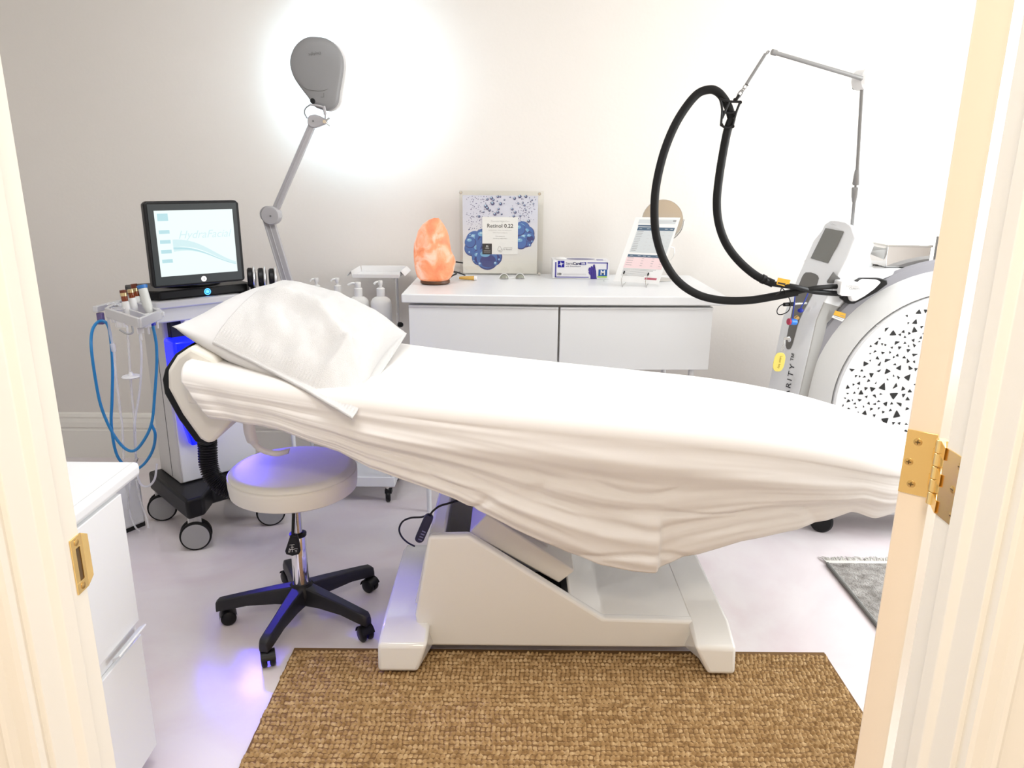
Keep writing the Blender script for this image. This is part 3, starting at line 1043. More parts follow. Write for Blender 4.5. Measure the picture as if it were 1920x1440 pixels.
for (cu_, cv_) in ((-0.165, -0.185), (0.165, -0.185), (-0.165, 0.185), (0.165, 0.185)):
    cs = MB(fm.M)
    wc = Vector((cu_, cv_, 0.0625))
    wax = Vector((-0.45, -0.9, 0)).normalized()
    for k in (-1, 1):
        cs.lathe([(0.001, 0.0), (0.052, 0.0), (0.061, 0.003), (0.0625, 0.010), (0.061, 0.017), (0.054, 0.020)], wc + wax * k * 0.008, wax * k, n=36)
        cs.lathe([(0.0545, 0.0195), (0.0535, 0.0215), (0.001, 0.0225)], wc + wax * k * 0.008, wax * k, n=36, mi=1)
    cs.box(wc + Vector((0, 0, 0.045)), (0.05, 0.016, 0.07), mi=2)
    cs.cyl(wc + Vector((0, 0, 0.06)), Vector((cu_, cv_, 0.15)), 0.012, mi=2)
    cs.build('caster', [M_RUBBER, M_WHL, M_LGREY], fac)
M_TOWER = mat('machine_grey_paint', (0.66, 0.65, 0.63), 0.4)
M_TFRONT = mat('machine_white_panel', (0.76, 0.76, 0.78), 0.35)
tw_ = MB(fm.M).box2((-0.15, -0.03, 0.23), (0.195, 0.20, 0.94))
tw_.build('tower', M_TOWER, fac, bevel=0.008)
MB(fm.M).box2((-0.142, -0.036, 0.235), (0.187, -0.028, 0.56)).build('front_panel', M_TFRONT, fac, bevel=0.004)
MB(fm.M).box2((-0.1515, 0.055, 0.24), (-0.1495, 0.058, 0.93)).build('panel_seam', M_DGREY, fac)
MB(fm.M).box2((-0.13, -0.06, 0.86), (0.15, -0.025, 0.945)).build('manifold', M_BLKM, fac, bevel=0.004)
# blue lit bottle bay
M_BLUE = mat('blue_lit_acrylic', (0.0, 0.01, 0.5), 0.15, emit=(0.005, 0.01, 1.0), estr=0.9)
M_BLUE2 = mat('bright_blue_acrylic', (0.02, 0.12, 0.8), 0.15, emit=(0.01, 0.14, 1.0), estr=0.9)
bay = MB(fm.M).box2((-0.155, -0.15, 0.58), (-0.03, -0.036, 0.865))
bay.build('bottle_bay', M_BLUE, fac, bevel=0.012)
MB(fm.M).prism([(-0.03, -0.15, 0.66), (0.10, -0.15, 0.78), (0.14, -0.15, 0.84), (0.12, -0.15, 0.855), (-0.03, -0.15, 0.85)], (0, 0.11, 0)).build('drip_tray', M_BLUE2, fac, bevel=0.006)
MB(fm.M).prism([(-0.155, -0.13, 0.60), (0.0, -0.13, 0.60), (-0.03, -0.07, 0.40), (-0.10, -0.07, 0.40)], (0, 0.04, 0)).build('waste_bottle', M_BLUE, fac, bevel=0.008)
# head block, silver tray rim, black console
MB(fm.M).box2((-0.205, -0.105, 0.935), (0.205, 0.19, 0.995)).build('head_block', M_LGREY, fac, bevel=0.006)
rim = [(-0.225, -0.09), (-0.19, -0.125), (0.19, -0.125), (0.225, -0.09), (0.225, 0.20), (-0.225, 0.20)]
MB(fm.M).prism([Vector((a, b_, 0.993)) for a, b_ in rim], (0, 0, 0.03)).build('silver_rim', M_SILPLA, fac, bevel=0.006, seg=3)
con = [(-0.21, -0.06), (-0.17, -0.105), (0.18, -0.105), (0.205, -0.08), (0.205, 0.17), (-0.21, 0.17)]
MB(fm.M).prism([Vector((a, b_, 1.023)) for a, b_ in con], (0, 0, 0.036)).build('console', M_BLACK, fac, bevel=0.006, seg=3)
M_PWR = mat('blue_power_glow', (0.05, 0.3, 0.9), 0.3, emit=(0.05, 0.35, 1.0), estr=2.5)
pb = Fr(fm(0.015, -0.1055, 1.041), rv, (0, 0, 1), nv)
pw = MB(pb.M)
pw.tube_rr(circle((0, 0, 0.001), (1, 0, 0), (0, 1, 0), 0.0115, 28), [0.0016] * 28, 6, closed=True)
pw.lathe([(0.007, 0), (0.007, 0.001), (0.001, 0.0012)], (0, 0, 0), (0, 0, 1), 20)
pw.build('power_button', M_PWR, fac)
# monitor
ML, MR = at(287, 541, Z=1.085), at(460, 526, Z=1.085)
mr = (MR - ML); mr.z = 0
MW = mr.length; mr.normalize()
mn = Vector((mr.y, -mr.x, 0))
MH = at(268, 378, Y=ML.y).z - 1.085
mf = Fr(Vector((ML.x, ML.y, 1.085)), mr, (0, 0, 1), mn)    # u right, v up, w towards viewer
mon = MB(mf.M)
mon.prism([(0.008, 0, 0), (MW - 0.008, 0, 0), (MW, 0.008, 0), (MW, MH - 0.01, 0), (MW - 0.012, MH, 0), (0.012, MH, 0), (0, MH - 0.01, 0), (0, 0.008, 0)], (0, 0, -0.032))
mon.prism([(0.05, 0.05, -0.03), (MW - 0.05, 0.05, -0.03), (MW - 0.05, MH - 0.06, -0.03), (0.05, MH - 0.06, -0.03)], (0, 0, -0.035))
monitor = mon.build('monitor', M_BLACK, fac, bevel=0.005, seg=3)
bz = MB(mf.M)
x0, x1, y0, y1 = 0.033, MW - 0.028, 0.040, MH - 0.033
for a, c in (((0.012, 0.008), (MW - 0.012, y0)), ((0.012, y1), (MW - 0.012, MH - 0.01)), ((0.012, y0), (x0, y1)), ((x1, y0), (MW - 0.012, y1))):
    bz.box2((a[0], a[1], 0), (c[0], c[1], 0.0022))
bz.build('bezel', mat('bezel_charcoal', (0.035, 0.042, 0.045), 0.4), monitor)
M_SCR = mat('lit_screen', (0.03, 0.03, 0.03), 0.4, emit=(0.88, 1.0, 0.99), estr=0.6)
MB(mf.M).box2((x0, y0, -0.001), (x1, y1, 0.0008)).build('screen', M_SCR, monitor)
sw, shh = x1 - x0, y1 - y0
M_S1 = mat('screen_pale_cyan', (0.03, 0.03, 0.03), 0.4, emit=(0.52, 0.82, 0.88), estr=0.55)
M_S2 = mat('screen_pale_blue', (0.03, 0.03, 0.03), 0.4, emit=(0.70, 0.93, 0.96), estr=0.56)
M_S3 = mat('screen_text', (0.1, 0.1, 0.1), 0.3, emit=(0.55, 0.72, 0.76), estr=0.9)
for v in (0.90, 0.68, 0.53, 0.38, 0.235):
    hh_ = 0.11 if v > 0.85 else 0.055
    MB(mf.M).box2((x0 + 0.035 * sw, y0 + (v - hh_ / 2) * shh, 0.0009), (x0 + 0.165 * sw, y0 + (v + hh_ / 2) * shh, 0.0011)).build('menu_button', M_S1, monitor)
wv = MB(mf.M)


def band(c0, c1, amp, th, mi):
    def fn(u, v):
        x_ = x0 + sw * (0.19 + 0.80 * u)
        yy = y0 + shh * (c0 + (c1 - c0) * u + amp * math.sin(u * 4.2 + 0.4) + (v - 0.5) * th * (1 - 0.75 * u))
        return Vector((x_, yy, 0.0010 + 0.0002 * mi))
    wv.grid(fn, 40, 1, mi=mi)


band(0.47, 0.22, 0.075, 0.12, 0)
band(0.40, 0.18, 0.060, 0.035, 1)
band(0.36, 0.20, 0.070, 0.03, 0)
wv.build('screen_wave', [M_S2, M_S1], monitor)
text('screen_lettering', 'HydraFacial', 0.042, mf(x0 + sw * 0.60, y0 + shh * 0.62, 0.0012), mr, (0, 0, 1), M_S2, monitor, shear=0.35)
bt = Fr(mf(MW * 0.535, 0.021, 0.0022), mr, (0, 0, 1), mn)
MB(bt.M).lathe([(0.0105, 0), (0.0105, 0.001), (0.001, 0.0014)], (0, 0, 0), (0, 0, 1), 28).build('logo_button', mat('logo_silver', (0.75, 0.75, 0.76), 0.3, emit=(1, 1, 1), estr=0.2), monitor)
MB(bt.M).box((0, 0, 0.0016), (0.002, 0.009, 0.0006)).build('logo_mark', M_GINK, monitor)
nk = fm(0.0, 0.03, 0)
MB().lathe([(0.115, 1.059), (0.117, 1.066), (0.10, 1.074), (0.05, 1.079), (0.001, 1.08)], (nk.x, nk.y, 0), n=48).build('monitor_foot', M_BLACK, fac)
mc = mf(MW / 2, 0.06, -0.06)
MB().cyl((nk.x, nk.y, 1.07), mc, 0.022).build('monitor_neck', M_BLACK, fac)

# holder bar with three round applicators right of the monitor
AP = [(474, 520, 3.09), (494, 520, 3.13), (514, 521, 3.17)]
hb0, hb1 = at(458, 543, Y=3.06), at(522, 552, Y=3.19)
MB().box((hb0 + hb1) / 2, ((hb1 - hb0).length + 0.02, 0.05, 0.018), rz=math.atan2(hb1.y - hb0.y, hb1.x - hb0.x)).build('applicator_bar', M_BLACK, fac, bevel=0.003)
MB().box(fm(0.19, 0.16, 1.045), (0.16, 0.03, 0.02), rz=ang).build('applicator_bracket', M_BLACK, fac, bevel=0.003)
apn = ['silver and black round applicator next to the monitor', 'silver and black round applicator in the middle of its holder', 'silver and black round applicator nearest the lamp arm']
for k, (px, py, Y) in enumerate(AP):
    c = at(px, py, Y=Y)
    ap = thing('applicator_head', apn[k], 'applicator', c, 'round applicators beside the monitor')
    axv = Vector((0.95, 0.31, 0)).normalized()
    MB().lathe([(0.001, -0.022), (0.034, -0.021), (0.040, -0.016), (0.040, -0.003), (0.036, 0.001)], c, axv, 32, sx=1.0, sy=1.0).build('black_ring', M_BLACK, ap)
    MB().lathe([(0.034, 0.0), (0.045, 0.001), (0.047, 0.005), (0.044, 0.009), (0.032, 0.012), (0.012, 0.013), (0.001, 0.0135)], c, axv, 32).build('silver_cap', M_SILVER, ap)
    MB().box(c + Vector((-0.008, 0.003, -0.052)), (0.012, 0.02, 0.03), rz=0.5).build('stem', M_BLACK, ap, bevel=0.003)

# serum rack at the left of the machine
rk = MB()


def bar(mb, p, q, wd, ht, mi=0):
    p, q = Vector(p), Vector(q)
    d_ = q - p
    X_ = d_.normalized(); Z_ = Vector((0, 0, 1)); Y_ = Z_.cross(X_).normalized(); Z_ = X_.cross(Y_)
    mb.box((p + q) / 2, (d_.length, wd, ht), R=Matrix((X_, Y_, Z_)).transposed(), mi=mi)


ZR = 1.0
ra, rb_, rc, rd = at(200, 586, Z=ZR), at(262, 606, Z=ZR), at(300, 590, Z=ZR), at(236, 566, Z=ZR)
bar(rk, ra, rb_, 0.012, 0.035); bar(rk, rb_, rc, 0.012, 0.035); bar(rk, ra, rd, 0.012, 0.035); bar(rk, rd, rc, 0.012, 0.035)
rm = (ra + rd) / 2; rm2 = (rb_ + rc) / 2
bar(rk, rm, rm2, 0.008, 0.022)
bar(rk, at(178, 580, Z=ZR), at(232, 566, Z=ZR), 0.02, 0.022)
fl_ = MB()
bar(rk, rc, fm(-0.17, 0.02, 0.985), 0.03, 0.02)
rk.build('serum_rack', M_SILPLA, fac, bevel=0.002)
for px, py in ((262, 612), (276, 601), (293, 591)):
    c = at(px, py, Z=0.985)
    cl_ = MB().box(c, (0.022, 0.012, 0.05), rz=ang)
    cl_.box(c + Vector((0.0, 0, -0.035)), (0.006, 0.012, 0.03), rz=ang)
    cl_.build('clip', M_WPLA, fac, bevel=0.002)
st_ = MB()
cc = at(205, 618, Y=2.80)
st_.build if False else None
cup = MB()
for px, py in ((214, 570), (222, 578), (236, 572)):
    c = at(px, py, Z=1.015)
    cup.tube_rr(circle(c, (1, 0, 0), (0, 1, 0), 0.026, 24), [0.0022] * 24, 6, closed=True)
    cup.lathe([(0.025, 0), (0.018, -0.07), (0.001, -0.072)], c, (0, 0, 1), 24)
cup.build('clear_cup_holder', M_CLEAR, fac)
hk = MB().tube([at(247, 608, Y=2.72), at(249, 622, Y=2.72), at(243, 626, Y=2.72), at(236, 625, Y=2.72), at(224, 618, Y=2.72)], 0.004, 8)
hk.build('hook', M_GREY, fac)
tg = MB().box(fm(0.02, -0.062, 0.885), (0.018, 0.002, 0.026), rz=ang).build('printed_label', M_WPLA, fac)
MB().cyl(fm(-0.075, -0.06, 0.925), fm(-0.075, -0.10, 0.925), 0.013, n=16).build('hose_connector', M_WPLA, fac, bevel=0.003)

# amber serum vials standing in the rack
vl = ['amber serum vial with white label, leftmost in the rack', 'amber serum vial with gold band, middle one in the rack', 'amber serum vial tucked behind the grey hand piece']
for k, (px, py, Y) in enumerate(((243, 605, 2.74), (256, 598, 2.78), (263.5, 594, 2.86))):
    c = at(px, py, Y=Y)
    ht = 0.128 if k else 0.122
    vi = thing('serum_vial', vl[k], 'vial', c, 'amber serum vials in the rack')
    ti = Vector((-0.09, 0.02, 1)).normalized()
    M_AMB = mat('amber_glass', (0.20, 0.035, 0.006), 0.12, coat=0.5)
    M_AMBC = mat('amber_cap', (0.14, 0.03, 0.012), 0.35)
    MB().lathe([(0.001, 0), (0.0125, 0), (0.013, 0.003), (0.013, 0.075), (0.0105, 0.081)], c, ti, 24).build('white_label', mat('vial_label', (0.72, 0.72, 0.70), 0.5), vi)
    MB().lathe([(0.0105, 0.080), (0.0112, 0.084), (0.0112, 0.100)], c, ti, 24).build('shoulder', M_AMB, vi)
    MB().lathe([(0.0118, 0.100), (0.0118, 0.112), (0.001, 0.112)], c, ti, 24).build('gold_band', mat('gold_band', (0.70, 0.55, 0.30), 0.3, metal=0.8), vi)
    if k != 1:
        MB().lathe([(0.0118, 0.112), (0.0115, ht), (0.001, ht + 0.001)], c, ti, 24).build('cap', M_AMBC, vi)
# hand piece with blue tubing
hp0, hp1 = at(284, 600, Y=2.70), at(266, 535, Y=2.72)
hx = (hp1 - hp0).normalized(); hL = (hp1 - hp0).length
hpc = thing('hand_piece', 'pale grey tapered hand piece with a blue rim and long blue tube', 'hand piece', hp0)
MB().lathe([(0.001, 0), (0.0085, 0), (0.010, 0.02), (0.0165, 0.05), (0.0155, hL - 0.008), (0.001, hL - 0.008)], hp0, hx, 28).build('body', mat('pale_grey', (0.60, 0.61, 0.58), 0.4), hpc)
MB().lathe([(0.0165, hL - 0.012), (0.0185, hL - 0.004), (0.0185, hL), (0.015, hL + 0.001), (0.001, hL - 0.004)], hp0, hx, 28).build('blue_rim', mat('blue_ring', (0.03, 0.16, 0.45), 0.35), hpc)
MB().lathe([(0.0105, -0.022), (0.0115, 0.004), (0.0105, 0.012)], hp0, hx, 24).build('blue_collar', mat('dark_blue_band', (0.01, 0.02, 0.4), 0.35), hpc)
M_BTUBE = mat('blue_tube', (0.02, 0.22, 0.52), 0.35)
yy = 2.70
MB().tube([hp0, at(289, 622, Y=yy), at(293, 645, Y=yy), at(294, 672, Y=yy), at(293, 700, Y=yy), at(290, 740, Y=yy), at(285, 790, Y=yy), at(272, 822, Y=yy), at(252, 845, Y=yy),
           at(231, 838, Y=yy), at(208, 806, Y=yy), at(189, 760, Y=yy), at(178, 705, Y=yy), at(171, 650, Y=yy), at(173, 620, Y=yy + 0.05), at(182, 605, Y=yy + 0.08),
           at(194, 602, Y=yy + 0.09), at(203, 612, Y=yy + 0.09), at(208, 640, Y=yy + 0.08), at(211, 690, Y=yy + 0.07), at(210, 750, Y=yy + 0.06), at(209, 800, Y=yy + 0.06), at(220, 855, Y=yy + 0.06),
           at(246, 880, Y=yy + 0.06), at(268, 872, Y=yy + 0.06), at(286, 845, Y=yy + 0.06), at(291, 815, Y=yy + 0.05), at(284, 796, Y=yy + 0.05)], 0.0056, 8).build('blue_tube', M_BTUBE, hpc)
MB().box(at(189, 597, Y=2.81), (0.022, 0.02, 0.045)).build('tube_clip', mat('violet_clip', (0.16, 0.12, 0.28), 0.4), hpc, bevel=0.003)
# clear tubes with a filter disc
ct = thing('clear_tubing', 'clear thin tubes with a round white filter hanging below the serum rack', 'tubing', at(245, 700, Y=2.74))
yy = 2.735
MB().tube([at(202, 590, Y=yy), at(206, 622, Y=yy), at(213, 655, Y=yy), at(217, 700, Y=yy), at(224, 760, Y=yy), at(229, 800, Y=yy), at(232, 860, Y=yy)], 0.0045, 8).build('tube', M_CTUBE, ct)
MB().lathe([(0.006, 0), (0.009, 0.004), (0.009, 0.03), (0.006, 0.034)], at(214, 660, Y=yy), (-0.06, 0, 1), 14).build('connector', M_CTUBE, ct)
MB().tube([at(238, 610, Y=yy), at(241, 650, Y=yy), at(244, 700, Y=yy), at(249, 760, Y=yy), at(253, 800, Y=yy), at(255, 850, Y=yy)], 0.0042, 8).build('tube', M_CTUBE, ct)
MB().tube([at(262, 620, Y=yy), at(265, 670, Y=yy), at(262, 730, Y=yy), at(254, 780, Y=yy), at(252, 810, Y=yy), at(256, 870, Y=yy + 0.1), at(262, 905, Y=yy + 0.1), at(277, 912, Y=yy + 0.1), at(290, 898, Y=yy + 0.1), at(294, 870, Y=yy + 0.1)], 0.0045, 8).build('tube', mat('milky_tube', (0.8, 0.8, 0.85), 0.3, alpha=0.7), ct)
c = at(246, 706, Y=yy)
MB().lathe([(0.001, -0.005), (0.030, -0.004), (0.034, 0), (0.030, 0.004), (0.010, 0.006), (0.006, 0.018), (0.001, 0.019)], c, (0, 0, 1), 32).build('filter_disc', mat('milky_white', (0.85, 0.85, 0.86), 0.4), ct)
MB().box(at(255, 862, Y=yy + 0.085), (0.012, 0.010, 0.018), R=Matrix.Rotation(0.5, 3, 'Y')).build('metal_clip', M_STEEL, ct, bevel=0.001)
MB().tube([at(244, 905, Y=yy + 0.2), at(241, 950, Y=yy + 0.2), at(252, 985, Y=yy + 0.15), at(262, 996, Y=yy + 0.15)], 0.004, 8).build('tube', M_CTUBE, ct)
MB().tube([at(255, 900, Y=yy + 0.2), at(264, 940, Y=yy + 0.2), at(276, 975, Y=yy + 0.15), at(278, 990, Y=yy + 0.12)], 0.004, 8).build('tube', M_CTUBE, ct)

# black corrugated hose
hpth = smooth_path([fm(0.0, -0.045, 0.60), at(387, 800, Y=2.76), at(389, 835, Y=2.75), at(391, 870, Y=2.74), at(401, 897, Y=2.73), at(424, 915, Y=2.73), at(458, 920, Y=2.75), at(520, 920, Y=2.84), at(560, 915, Y=2.95)], 30)
rr = []
for i in range(len(hpth)):
    rr.append(0.037 if (i // 2) % 2 == 0 else 0.030)
ch = MB().tube_rr(hpth, rr, 20)
ch.build('corrugated_hose', M_BLACK, fac, smooth=True, angle=20)

# white bin-like box low behind the machine
wb = thing('white_box', 'low white box with a dark foot on the floor left of the machine', 'box', at(250, 995, Z=0.0) + Vector((-0.1, 0.15, 0)))
p0, p1 = at(232, 1004, Z=0.0), at(293, 979, Z=0.0)
dv = (p1 - p0).normalized(); nb = Vector((-dv.y, dv.x, 0))
p0 = p0 - dv * 0.29; p1 = p1 - dv * 0.045
MB().prism([p0 + Vector((0, 0, 0.02)), p1 + Vector((0, 0, 0.02)), p1 + nb * 0.09 + Vector((0, 0, 0.02)), p0 + nb * 0.09 + Vector((0, 0, 0.02))], (0, 0, 0.27)).build('body', M_WHITE, wb, bevel=0.012, seg=3)
MB().prism([p0 + nb * 0.01, p1 + nb * 0.01, p1 + nb * 0.08, p0 + nb * 0.08], (0, 0, 0.022)).build('foot', M_BLKM, wb)

# ================================================================== left cabinet by the door
lc = thing('low_cabinet', 'white cabinet with an overhanging worktop just inside the door on the left', 'cabinet', (-1.2, 1.3, 0))
cx1 = at(292, 1425, Z=0.0); cY = 1.64; cX = at(292, 1425, Y=1.64).x
MB().box2((-1.50, 0.80, 0.03), (cX, cY, 0.775)).build('body', M_WHITE, lc, bevel=0.004)
tx, ty = at(255, 872, Z=0.805).x, at(255, 866, Z=0.805).y
MB().prism([Vector((-1.52, 0.79, 0.770)), Vector((tx, 0.79, 0.770)), Vector((tx, ty, 0.770)), Vector((-1.52, ty, 0.770))], (0, 0, 0.038)).build('worktop', M_WHITE, lc, bevel=0.012, seg=3)
MB().box2((tx - 0.014, 0.79, 0.8078), (tx - 0.013, ty - 0.01, 0.8084)).build('edge_seam', M_LINK, lc)
MB().box2((-1.46, 0.80, 0.0), (cX - 0.03, cY - 0.03, 0.03)).build('plinth', M_WHITE, lc)
hdz = at(262, 1178, Y=1.63).z
for k, (za, zb_) in enumerate(((0.05, hdz - 0.02), (hdz + 0.02, 0.765))):
    dwr = MB().box2((cX, 0.82, za), (cX + 0.012, cY - 0.004, zb_)).build('door', M_WHITE, lc, bevel=0.002)
    MB().prism([(cX + 0.012, 1.5, hdz - 0.006), (cX + 0.032, 1.5, hdz + 0.010), (cX + 0.030, 1.5, hdz + 0.014), (cX + 0.012, 1.5, hdz + 0.004)], (0, 0.13, 0)).build('handle', M_WHITE, dwr, bevel=0.001) if k == 1 else None

# ================================================================== magnifier lamp
YL = 3.34
lamp = thing('magnifier_lamp', 'grey magnifier lamp on a jointed arm shining on the back wall', 'lamp', at(545, 600, Y=YL))
M_LAMP = mat('lamp_grey', (0.25, 0.25, 0.255), 0.42)
M_LAMPL = mat('lamp_light_grey', (0.42, 0.41, 0.425), 0.42)
# lamp head: teardrop plate, back of the head towards us, light towards the wall
hv = [(590, 68), (610, 71), (627, 82), (638, 99), (642, 118), (640, 140), (635, 170), (632, 190), (625, 201), (613, 207), (601, 205), (588, 199), (577, 183), (561, 162), (549, 143), (543, 122), (544, 105), (551, 88), (562, 76), (575, 69)]
outl = smooth_path([at(x, y, Y=YL) for x, y in hv], 3, closed=True)
hcen = sum(outl, Vector()) / len(outl)
hd_ = MB()
n_ = len(outl)
rings = [(1.0, 0.035), (1.0, 0.012), (0.99, 0.005), (0.965, 0.001), (0.92, -0.0025), (0.8, -0.0055), (0.6, -0.008), (0.35, -0.0095), (0.1, -0.010)]
vs, fs = [], []
tilt = lambda p: Vector((0.0, 0.0, 0.0))
for sc_, dy in rings:
    for p in outl:
        q = hcen + (p - hcen) * sc_
        vs.append(q + Vector((0, dy, 0)))
for i in range(len(rings) - 1):
    for j in range(n_):
        j2 = (j + 1) % n_
        fs.append((i * n_ + j, (i + 1) * n_ + j, (i + 1) * n_ + j2, i * n_ + j2))
fs.append([(len(rings) - 1) * n_ + j for j in range(n_)])
fs.append([j for j in range(n_ - 1, -1, -1)])
head = hd_.add(vs, fs).build('lamp_head', M_LAMP, lamp, angle=50)
# white bezel that shows along the right edge, light ring towards the wall
o2 = [hcen + (p - hcen) * 0.985 + Vector((0.014, 0.03, -0.004)) for p in outl]
MB().prism(o2, (0, 0.012, 0)).build('rim', M_WPLA, head, bevel=0.003)
lr = hcen + Vector((-0.002, 0.047, 0.03))
rg = MB().lathe([(0.062, 0), (0.062, 0.004), (0.09, 0.004), (0.09, 0), (0.062, 0)], lr, (0, 1, 0), 40)
rg.build('light_ring', mat('lamp_ring_glow', (0.9, 0.9, 0.9), 0.4, emit=(0.80, 0.93, 1.0), estr=12.0), head)
MB().lathe([(0.062, 0), (0.055, 0.006), (0.001, 0.010)], lr, (0, 1, 0), 40).build('lens', mat('lens_glass', (0.8, 0.85, 0.85), 0.05, alpha=0.5), head)
ll = bpy.data.lights.new('lamp_ring_light', 'AREA'); ll.shape = 'DISK'; ll.size = 0.18; ll.energy = 1.8; ll.color = (0.52, 0.81, 1.0); ll.spread = math.radians(106)
lo = bpy.data.objects.new('lamp_ring_light', ll); COL.objects.link(lo); lo.location = lr + Vector((0, 0.012, 0)); lo.rotation_euler = Vector((0.13, 1, -0.03)).to_track_quat('-Z', 'Y').to_euler(); attach(lo, head)
text('lettering', 'Daylight', 0.016, at(590, 101, Y=YL - 0.012), at(580, 103, Y=YL) - at(600, 100, Y=YL), (0, 0, -1), M_DGREY, head, off=0.0008)
MB().lathe([(0.0115, 0), (0.0115, 0.005), (0.009, 0.008), (0.001, 0.008)], at(587, 189.5, Y=YL + 0.001), (0, -1, 0), 28).build('switch', M_BLACK, head)
MB().tube([at(559, 156, Y=YL - 0.007), at(573, 166, Y=YL - 0.0095), at(590, 170, Y=YL - 0.0105), at(606, 170, Y=YL - 0.0095), at(621, 164, Y=YL - 0.006)], 0.0009, 5).build('seam', M_DGREY, head)
MB().tube_rr([at(607, 174, Y=YL - 0.009), at(607, 182, Y=YL - 0.008), at(602, 182, Y=YL - 0.008)], [0.0008] * 3, 5).build('catch', M_DGREY, head)
# knuckle, wing screw, arms and joints
yk = YL - 0.012
MB().tube([at(581, 196, Y=yk), at(596, 198, Y=yk - 0.004), at(607, 201, Y=yk)], 0.0045, 10).build('cable', M_LAMPL, lamp)
MB().tube([at(582, 196, Y=yk), at(573, 203, Y=yk), at(571, 212, Y=yk), at(576, 222, Y=yk)], 0.003, 8).build('cable', M_LAMP, lamp)
MB().cyl(at(607, 199, Y=yk), at(610, 215, Y=yk), 0.0065).cyl(at(610, 213, Y=yk), at(610, 228, Y=yk), 0.0035).build('head_pivot', M_LAMPL, lamp)
jk = [at(x, y, Y=yk) for x, y in ((576, 222), (580, 216), (590, 214), (601, 218), (610, 223), (610, 232), (600, 236), (590, 240), (581, 238), (576, 231))]
MB().prism(jk, (0, 0.03, 0)).build('upper_joint', M_LAMPL, lamp, bevel=0.004)
ws = MB()
for a, b_ in (((609, 228), (618, 221)), ((609, 228), (619, 236)), ((606, 228), (614, 228))):
    ws.cyl(at(*a, Y=yk - 0.008), at(*b_, Y=yk - 0.008), 0.0035, 0.0045, n=10)
ws.cyl(at(608, 228, Y=yk - 0.016), at(608, 228, Y=yk), 0.007)
ws.build('wing_screw', M_STEEL, lamp)
sc_ = MB()
sc_.cyl(at(587, 227, Y=yk - 0.004), at(587, 227, Y=yk), 0.004, n=14).cyl(at(507, 405, Y=yk - 0.017), at(507, 405, Y=yk), 0.004, n=14)
sc_.build('joint_screw', M_DGREY, lamp)


def armbar(p, q, wd, name):
    p, q = Vector(p), Vector(q)
    d_ = (q - p).normalized(); s_ = Vector((d_.z, 0, -d_.x))
    o = MB()
    R_ = Matrix((s_, Vector((0, 1, 0)), d_)).transposed()
    o.box((p + q) / 2, (wd, 0.024, (q - p).length), R=R_)
    o.box((p + q) / 2 + Vector((0, -0.013, 0)), (wd * 0.12, 0.004, (q - p).length), R=R_)
    o.box((p + q) / 2 + s_ * wd * 0.42 + Vector((0, -0.012, 0)), (wd * 0.16, 0.006, (q - p).length), R=R_)
    return o.build(name, M_LAMPL, lamp, bevel=0.002)


armbar(at(585, 236, Y=yk + 0.02), at(516, 395, Y=yk + 0.02), 0.028, 'upper_arm')
armbar(at(504, 412, Y=yk + 0.02), at(558, 590, Y=yk + 0.02), 0.046, 'lower_arm')
MB().lathe([(0.001, -0.016), (0.036, -0.015), (0.040, -0.011), (0.040, 0.034), (0.001, 0.035)], at(508, 404, Y=yk), (0, 1, 0), 40).build('elbow', M_LAMPL, lamp)
MB().tube([at(512, 389, Y=yk + 0.03), at(498, 388, Y=yk + 0.03), at(489, 396, Y=yk + 0.03), at(490, 408, Y=yk + 0.03), at(500, 418, Y=yk + 0.03)], 0.0035, 8).build('cable', M_LAMPL, lamp)
pe = at(558, 590, Y=yk + 0.02)
MB().cyl(pe + Vector((0, 0, 0.03)), (pe.x, pe.y, 0.80), 0.016).build('pole', M_LAMPL, lamp)
MB().box2((pe.x - 0.03, pe.y - 0.03, 0.755), (pe.x + 0.03, pe.y + 0.03, 0.82)).build('clamp', M_LAMPL, lamp, bevel=0.004)

# ================================================================== trolley with pump bottles
TX0, TX1, TY0, TY1 = -1.02, -0.545, 3.24, 3.56
tr = thing('white_trolley', 'low white trolley on black casters behind the couch carrying pump bottles', 'trolley', ((TX0 + TX1) / 2, (TY0 + TY1) / 2, 0))
ZT = 0.755
tz = at(712, 600, Y=3.34).z
MB().box2((TX0, TY0, ZT - 0.03), (TX1, TY1, ZT)).build('top_shelf', M_WHITE, tr, bevel=0.004)
MB().box2((TX0, TY0, 0.088), (TX1, TY1, 0.138)).build('bottom_shelf', M_WHITE, tr, bevel=0.004)
MB().box2((TX0 + 0.01, TY0 + 0.02, 0.42), (TX1 - 0.01, TY1 - 0.02, 0.44)).build('middle_shelf', M_WHITE, tr, bevel=0.004)
for x in (TX0 + 0.012, TX1 - 0.012):
    for y in (TY0 + 0.012, TY1 - 0.012):
        MB().cyl((x, y, 0.13), (x, y, ZT - 0.02), 0.010).build('post', M_WHITE, tr)
for x in (TX0 + 0.04, TX1 - 0.04):
    for y in (TY0 + 0.035, TY1 - 0.035):
        cs = MB()
        cs.lathe([(0.001, -0.011), (0.022, -0.011), (0.027, -0.006), (0.027, 0.006), (0.022, 0.011), (0.001, 0.011)], (x, y, 0.027), (1, 0.25, 0), 28)
        cs.lathe([(0.011, 0.011), (0.010, 0.0125), (0.001, 0.0128)], (x, y, 0.027), (1, 0.25, 0), 20, mi=1)
        cs.box((x + 0.004, y, 0.055), (0.032, 0.03, 0.018)).cyl((x, y, 0.05), (x, y, 0.09), 0.008, mi=1)
        cs.build('caster', [M_BLACK, M_STEEL], tr)

